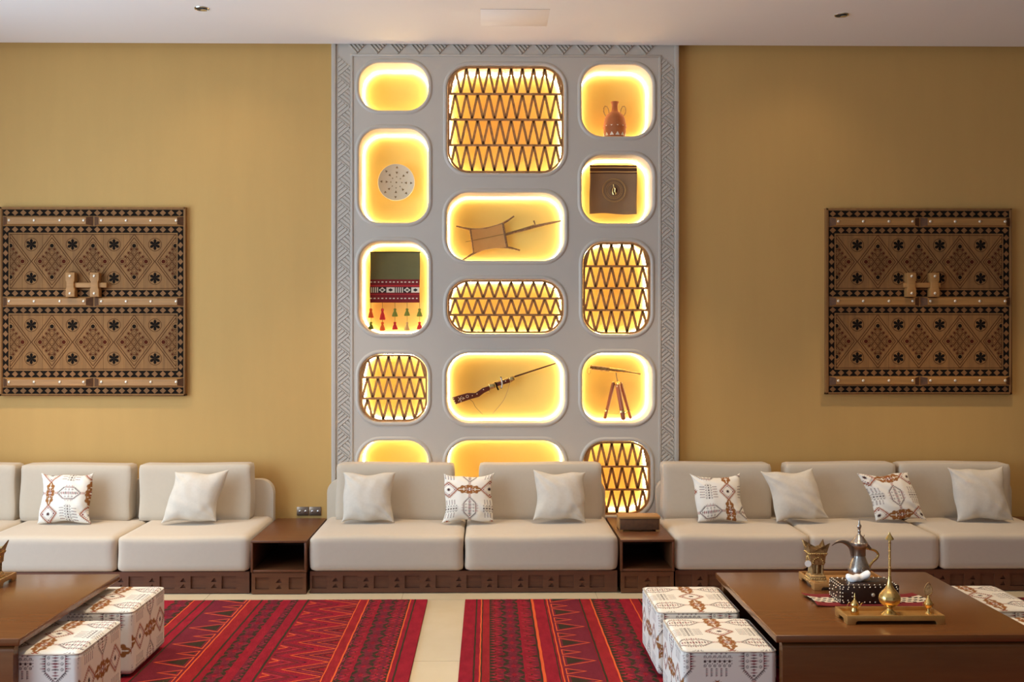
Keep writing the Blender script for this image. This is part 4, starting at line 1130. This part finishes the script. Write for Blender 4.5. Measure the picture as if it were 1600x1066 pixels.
def burner(x, y, z, h, label, tagcard):
    t = thing('incense_burner', (x, y, z), label, 'incense burner', 'square crowned incense burners')
    s = h/.19
    def sq(prof, mm, nm, bev=.0015):
        m0 = MB()
        for (w0, z0_), (w1, z1_) in zip(prof[:-1], prof[1:]):
            v = [(x+a*w0*s, y+b_*w0*s, z+z0_*s) for a, b_ in ((-1, -1), (1, -1), (1, 1), (-1, 1))]+[(x+a*w1*s, y+b_*w1*s, z+z1_*s) for a, b_ in ((-1, -1), (1, -1), (1, 1), (-1, 1))]
            m0.add(v, [(0, 1, 5, 4), (1, 2, 6, 5), (2, 3, 7, 6), (3, 0, 4, 7)])
        w0, z0_ = prof[0]; m0.add([(x+a*w0*s, y+b_*w0*s, z+z0_*s) for a, b_ in ((-1, -1), (1, -1), (1, 1), (-1, 1))], [(3, 2, 1, 0)])
        w1, z1_ = prof[-1]; m0.add([(x+a*w1*s, y+b_*w1*s, z+z1_*s) for a, b_ in ((-1, -1), (1, -1), (1, 1), (-1, 1))], [(0, 1, 2, 3)])
        return m0.build(nm, mm, t, bevel=bev*s)
    sq([(.044, 0), (.046, .006), (.04, .01), (.037, .03), (.031, .036), (.031, .04)], 'oldbrass', 'base')
    for a in (-1, 0, 1):
        for b_ in (-1, 0, 1):
            if a == 0 and b_ == 0: continue
            MB().tube([(x+a*.024*s, y+b_*.024*s, z+.038*s), (x+a*.025*s, y+b_*.025*s, z+.085*s)], .0055*s, 8).build('column', 'oldbrass', t, smooth=True)
    sq([(.014, .038), (.014, .086)], 'oldbrass', 'core')
    sq([(.032, .083), (.034, .09), (.037, .125), (.041, .13), (.043, .138), (.04, .142)], 'oldbrass', 'bowl')
    m0 = MB()
    for ax in range(4):
        c_, s_ = math.cos(ax*PI/2), math.sin(ax*PI/2)
        pts = [(-.04, .14), (.04, .14), (.053, .19), (.03, .163), (0, .155), (-.03, .163), (-.053, .19)]
        tri = [(0, 1, 2), (0, 2, 3), (0, 3, 4), (0, 4, 5), (0, 5, 6)]
        def pos(u_, w_, off):
            r = .04+(w_-.14)*.25-off
            return (x+s*(u_*c_+r*s_), y+s*(u_*s_-r*c_), z+w_*s)
        v = [pos(a, b_, 0) for a, b_ in pts]+[pos(a*.94, b_, .004) for a, b_ in pts]; n = 7
        m0.add(v, [f for f in tri]+[tuple(n+i for i in reversed(f)) for f in tri]+[(i, (i+1) % n, n+(i+1) % n, n+i) for i in range(n)])
    m0.build('crown', 'oldbrass', t)
    m0 = MB()
    for ax in range(4):
        c_, s_ = math.cos(ax*PI/2), math.sin(ax*PI/2)
        for q_ in range(9):
            a = PI*q_/8; u_ = .024*math.cos(a); w_ = .093+.026*math.sin(a); r = .037
            m0.ball((x+s*(u_*c_+r*s_), y+s*(u_*s_-r*c_), z+w_*s), .0032*s, seg=6, rings=4)
        for q_ in range(8):
            u_ = -.038+q_*.0108; r = .043; m0.ball((x+s*(u_*c_+r*s_), y+s*(u_*s_-r*c_), z+.138*s), .003*s, seg=6, rings=4)
        for q_ in range(6):
            u_ = -.03+q_*.012; r = .0395; m0.ball((x+s*(u_*c_+r*s_), y+s*(u_*s_-r*c_), z+.018*s), .0032*s, seg=6, rings=4)
    m0.build('beading', 'brass', t, smooth=True)
    if tagcard:
        m0 = to_y([(0, 0), (.016, 0), (.016, .0008), (0, .0008)], (x-.048, y-.035, z+.09*s), 16); m0.build('price_tag', 'paper', t)
    return t
bD = 4.99; burner(AX(1274.5, Dy(bD)), Dy(bD), zf1+.001, .192, 'ornate brass incense burner with pointed crown on the wooden tray of the right table', True)
burner(AX(-10, Dy(5.07)), Dy(5.07), zf3, .185, 'brass incense burner cut off by the left edge, on the left table', False)

# coffee pot
pD = 5.03; px0 = AX(1342.5, Dy(pD)); py0 = Dy(pD); s = 1/322
cp = thing('coffee_pot', (px0, py0, zf1), 'engraved silver coffee pot with long curved beak spout on the right table', 'coffee pot')
bp = [(0, 0), (10, 0), (13, 2), (16, 8), (17, 14), (15.5, 20), (12.5, 27), (9.8, 34), (9, 40), (9.4, 46), (11, 51), (12.6, 53)]
MB().lathe([(r*s, z*s) for r, z in bp], (px0, py0, zf1), 36, closed=False).build('body', 'silver', cp, smooth=True)
MB().lathe([(r*s, z*s) for r, z in ((9.2, 37), (9.9, 37.5), (9.6, 46), (11, 50), (12.2, 52), (12.0, 52.3))], (px0, py0, zf1), 36, closed=False).build('neck_band', 'darksilver', cp, smooth=True)
MB().lathe([(r*s, z*s) for r, z in ((12.4, 52), (13.2, 53), (13.2, 57.5), (12.4, 58), (11.6, 59), (9, 63), (6, 67), (3.2, 69.5), (2.2, 71), (2.2, 74), (2.8, 75), (1.6, 77), (2.2, 79), (3.4, 82), (3.4, 84), (1.6, 87), (1.2, 90), (.4, 94), (0, 94.5))], (px0, py0, zf1), 30, closed=False).build('lid', 'silver', cp, smooth=True)
def CP(x, y): return Vector((px0+(x-845)/8.2*s, py0, zf1+(870-y)/8.2*s))
sp = curve([CP(775, 590), CP(765, 520), CP(735, 450), CP(680, 405), CP(610, 385), CP(545, 400), CP(490, 440)], 4)
nr = len(sp)
MB().tube(sp, [(.0215*(1-i/(nr-1))**.8*(.85 if i < 3 else 1)*.75+.0012) for i in range(nr)], 12, flat=.55).build('spout', 'darksilver', cp, smooth=True)
MB().tube(curve([CP(925, 470), CP(985, 485), CP(1050, 505), CP(1090, 550), CP(1075, 600), CP(1020, 650), CP(985, 700), CP(975, 735)], 4), .0058, 10, flat=.8).build('handle', 'brass', cp, smooth=True)
m0 = MB().tube(curve([CP(875, 330), CP(910, 370), CP(950, 430), CP(990, 485)], 4), [.0035]*4+[.005]*5+[.007]*4, 8); m0.tube([CP(890, 345), CP(905, 325), CP(912, 300)], .002, 6); m0.build('lid_hinge', 'darksilver', cp, smooth=True)
cm = Vector((px0+.018, py0-.0485, zf1+.046))
m0 = MB()
for rr_ in (.021, .015, .008):
    pts = []
    for a in range(20):
        u_, w_ = rr_*math.cos(a*PI/10), rr_*1.05*math.sin(a*PI/10); zz = .046+w_
        rb_ = np.interp(zz/s, [z for r, z in bp], [r for r, z in bp])*s+.0005; xx = .014+u_; yy = -math.sqrt(max(1e-6, rb_**2-xx**2))
        pts.append((px0+xx, py0+yy, zf1+zz))
    m0.tube(pts, .0012, 5, closed=True)
m0.build('engraved_ring', 'darksilver', cp, smooth=True)

# textile runner below the tissue box
m0 = MB(); x0, x1 = AX(1259, Dy(4.75)), AX(1441, Dy(4.70)); y0, y1 = Dy(4.585), Dy(4.80)
nx, ny = 60, 14; v = []; f = []; mi = []
for i in range(nx+1):
    for j in range(ny+1):
        u_, w_ = i/nx, j/ny; lift = .012*max(0, (abs(u_-.5)-.36)/.14)**2
        v.append((x0+(x1-x0)*u_+.02*(w_-.5)*(-1 if u_ < .5 else 1)*0+.006*math.sin(w_*5), y0+(y1-y0)*w_+.008*math.sin(u_*4), ZT+.002+lift*(.6+.4*math.sin(w_*3))))
for i in range(nx):
    for j in range(ny):
        a = i*(ny+1)+j; f.append((a, a+ny+1, a+ny+2, a+1)); w_ = j
        mi.append(0 if j in (0, 1, 2, 11, 12, 13) else ((2 if (i//2+j) % 3 else 1) if 4 <= j <= 9 else 0))
m0.v, m0.f, m0.m = v, f, mi
o = m0.build('woven_mat', ['clothred', 'clothdark', 'clothwhite'], None, smooth=True)
md = o.modifiers.new('thickness', 'SOLIDIFY'); md.thickness = .0018; md.offset = 1
tag(o, 'small red woven mat with black and white pattern under the studded box', 'mat')

# studded tissue box
x0, x1 = AX(1314, Dy(4.615)), AX(1405, Dy(4.615)); y0, y1 = Dy(4.615), Dy(4.775); z0, z1 = ZT+.005, ZT+.088
bx = thing('tissue_box', ((x0+x1)/2, (y0+y1)/2, z0), 'dark leather tissue box covered in silver studs on the right table', 'tissue box')
m0 = MB(); m0.box(x0, x1, y0, y1, z0, z1); m0.build('case', 'blackleather', bx, bevel=.002)
sd = MB().ball((0, 0, 0), .0034, seg=8, rings=4, sq=(1, 1, .7)).build('stud', 'stud', bx, smooth=True); sme = sd.data
# the mesh was offset by the parent's place; rebuild it centred
bpy.data.objects.remove(sd)
sme = bpy.data.meshes.new('stud'); bm = bmesh.new(); bmesh.ops.create_icosphere(bm, subdivisions=2, radius=.0034); bm.to_mesh(sme); bm.free(); sme.materials.append(M['stud']); sme.polygons.foreach_set('use_smooth', [True]*len(sme.polygons))
base = bx.location
def st_(x, y, z): 
    o = link('stud', sme, bx); o.location = (x-base.x, y-base.y, z-base.z)
W = x1-x0; Dp = y1-y0; Hh = z1-z0
for i in range(11):
    u_ = (i+.5)/11
    st_(x0+W*u_, y0, z1-.008); st_(x0+W*u_, y0, z0+.008); st_(x0+W*u_, y0+.009, z1); st_(x0+W*u_, y1-.009, z1)
for j in range(1, 5):
    z = z0+Hh*j/5
    st_(x0+.008, y0, z); st_(x1-.008, y0, z); st_(x0, y0+.008, z); st_(x0, y1-.008, z); st_(x1, y0+.008, z)
    for fx, cx in ((1, x0), (-1, x1)):
        st_(cx+fx*(.012+.05*(1-abs(j-2.5)/2.5)), y0, z)
for j in range(7):
    y = y0+Dp*(j+.5)/7
    st_(x0, y, z1-.008); st_(x0, y, z0+.008); st_(x0+.008, y, z1); st_(x1-.008, y, z1); st_(x0+.03+.03*math.sin(PI*(j+.5)/7), y, z1)
for q_ in range(6): a = q_*PI/3; st_(x0, (y0+y1)/2+.03*math.cos(a), (z0+z1)/2+.022*math.sin(a))
m0 = to_y([(0, .012), (.006, .011), (.0085, .006), (.006, 0), (0, 0)][::-1], ((x0+x1)/2+.012, y0, (z0+z1)/2), 16); m0.build('knob', 'stud', bx, smooth=True)
MB().box((x0+x1)/2-.05, (x0+x1)/2+.075, (y0+y1)/2-.012, (y0+y1)/2+.012, z1-.001, z1+.0006).build('slot', 'void', bx)
tc0 = Vector(((x0+x1)/2-.025, (y0+y1)/2, z1))
v, q_, src, _ = soft_box(.105, .045, .03, .014, 0, 16, 8)
v = v.copy(); u_ = v[:, 0]/.05
v[:, 2] += .022*np.clip(u_-.1, 0, 1) + .002*np.sin(u_*6+1)+.002*np.sin(v[:, 1]*160+u_*7); v[:, 1] += .004*np.sin(u_*4)
v[:, 2] *= (1-.15*np.exp(-((u_-.2)/.18)**2))
v += np.array(tc0)-np.array(base); tme = np_mesh('tissue', v, q_, ['paper']); link('tissue', tme, bx)

# items on the pale gold tray
def lathe_thing(name, x, y, z, prof, mm, label, cat, part='body', seg=28, fn=None):
    t = thing(name, (x, y, z), label, cat); MB().lathe(prof, (x, y, z), seg, closed=False, fn=fn).build(part, mm, t, smooth=True); return t
x, y = AX(1335.5, Dy(4.39)), Dy(4.39); k_ = 1/369
t = lathe_thing('miniature_coffee_pot', x, y, zf2, [(r*k_, z*k_) for r, z in ((0, 0), (6, 0), (6.4, 1), (6.2, 6), (5, 10), (5, 12), (6.2, 14), (6.4, 15), (5, 18), (3, 21), (1.4, 23), (1, 26), (1.5, 27.5), (.8, 29), (.4, 33), (0, 34))], 'brass', 'tiny brass coffee pot on the left end of the pale gold tray', 'coffee pot')
MB().tube(curve([(x+5*k_, y, zf2+9*k_), (x+8*k_, y, zf2+12*k_), (x+11*k_, y, zf2+17*k_), (x+15*k_, y, zf2+18*k_)]), [.0028]*5+[.0022]*5+[.0015]*5+[.0008]*4, 6).build('spout', 'brass', t, smooth=True)
MB().tube(curve([(x-4*k_, y, zf2+17*k_), (x-9*k_, y, zf2+18*k_), (x-12*k_, y, zf2+13*k_), (x-13*k_, y, zf2+9*k_), (x-12*k_, y, zf2+7*k_)]), .0012, 6).build('handle', 'brass', t, smooth=True)
x, y = AX(1390, Dy(4.375)), Dy(4.375)
t = lathe_thing('rosewater_sprinkler', x, y, zf2, [(r*k_, z*k_) for r, z in ((0, 0), (13.5, 0), (13, 1.5), (9, 5), (5.2, 8), (4.2, 11), (5.5, 13), (11, 16), (15.5, 21), (17, 26.5), (15.5, 32), (11, 37.5), (7, 42), (4.2, 47), (2.9, 54), (2.3, 62), (2.0, 75), (1.9, 100), (1.9, 118), (0, 118))], 'brass', 'tall brass rosewater sprinkler with round belly and thin neck on the pale gold tray', 'sprinkler', fn=lambda a, z: 1+(.03*math.cos(8*a) if .03 < z < .12 else 0))
MB().lathe([(r*k_, z*k_) for r, z in ((0, 117), (2.4, 117), (5.4, 118), (5, 120), (2.8, 124), (1.4, 127), (.4, 130), (0, 130))], (x, y, zf2), 12, closed=False, fn=lambda a, z: 1+.25*math.cos(5*a)).build('sprinkler_head', 'brass', t, smooth=True)
for zz in (62, 75, 88, 101, 113): MB().lathe([(1.8*k_, (zz-1)*k_), (2.8*k_, zz*k_), (1.8*k_, (zz+1)*k_)], (x, y, zf2), 12, closed=False).build('neck_ring', 'oldbrass', t, smooth=True)
x, y = AX(1450.5, Dy(4.40)), Dy(4.40)
t = lathe_thing('brass_perfume_holder', x, y, zf2, [(r*k_, z*k_) for r, z in ((0, 0), (5.2, 0), (4.6, 1.5), (1.8, 4), (1.4, 7), (4, 9), (6.6, 13), (7, 16), (6, 17.5), (4.5, 20), (2.5, 24), (1, 26), (1, 29), (0, 29))], 'brass', 'small brass perfume holder with filigree leaf finial on the pale gold tray', 'perfume holder')
m0 = MB()
for s_ in (-1, 1): m0.tube(curve([(x+s_*6*k_, y, zf2+14*k_), (x+s_*8.5*k_, y, zf2+16*k_), (x+s_*8*k_, y, zf2+12*k_)]), .0012, 5)
m0.tube([(x-4.5*k_, y, zf2+28*k_), (x, y, zf2+27*k_), (x+4.5*k_, y, zf2+28*k_)], .0015, 5); m0.build('scroll_handles', 'brass', t, smooth=True)
m0 = MB()
out_ = [(0, 28), (5.2, 31), (6.3, 37), (5, 42), (0, 48), (-5, 42), (-6.3, 37), (-5.2, 31)]
ring = curve([(x+a*k_, y, zf2+b_*k_) for a, b_ in out_]+[(x, y, zf2+28*k_)], 3)
m0.tube(ring, .002, 5)
for q_ in range(-4, 5):
    m0.tube([(x+q_*1.2*k_-4*k_*.3, y, zf2+31*k_), (x+q_*1.1*k_+2*k_*.3, y, zf2+(45-abs(q_)*1.3)*k_)], .0013, 4); 
for q_ in range(5): m0.tube([(x-5*k_, y, zf2+(31+q_*2.6)*k_), (x+5*k_, y, zf2+(33+q_*2.6)*k_)], .0013, 4)
m0.build('filigree_leaf', 'oldbrass', t, smooth=True)
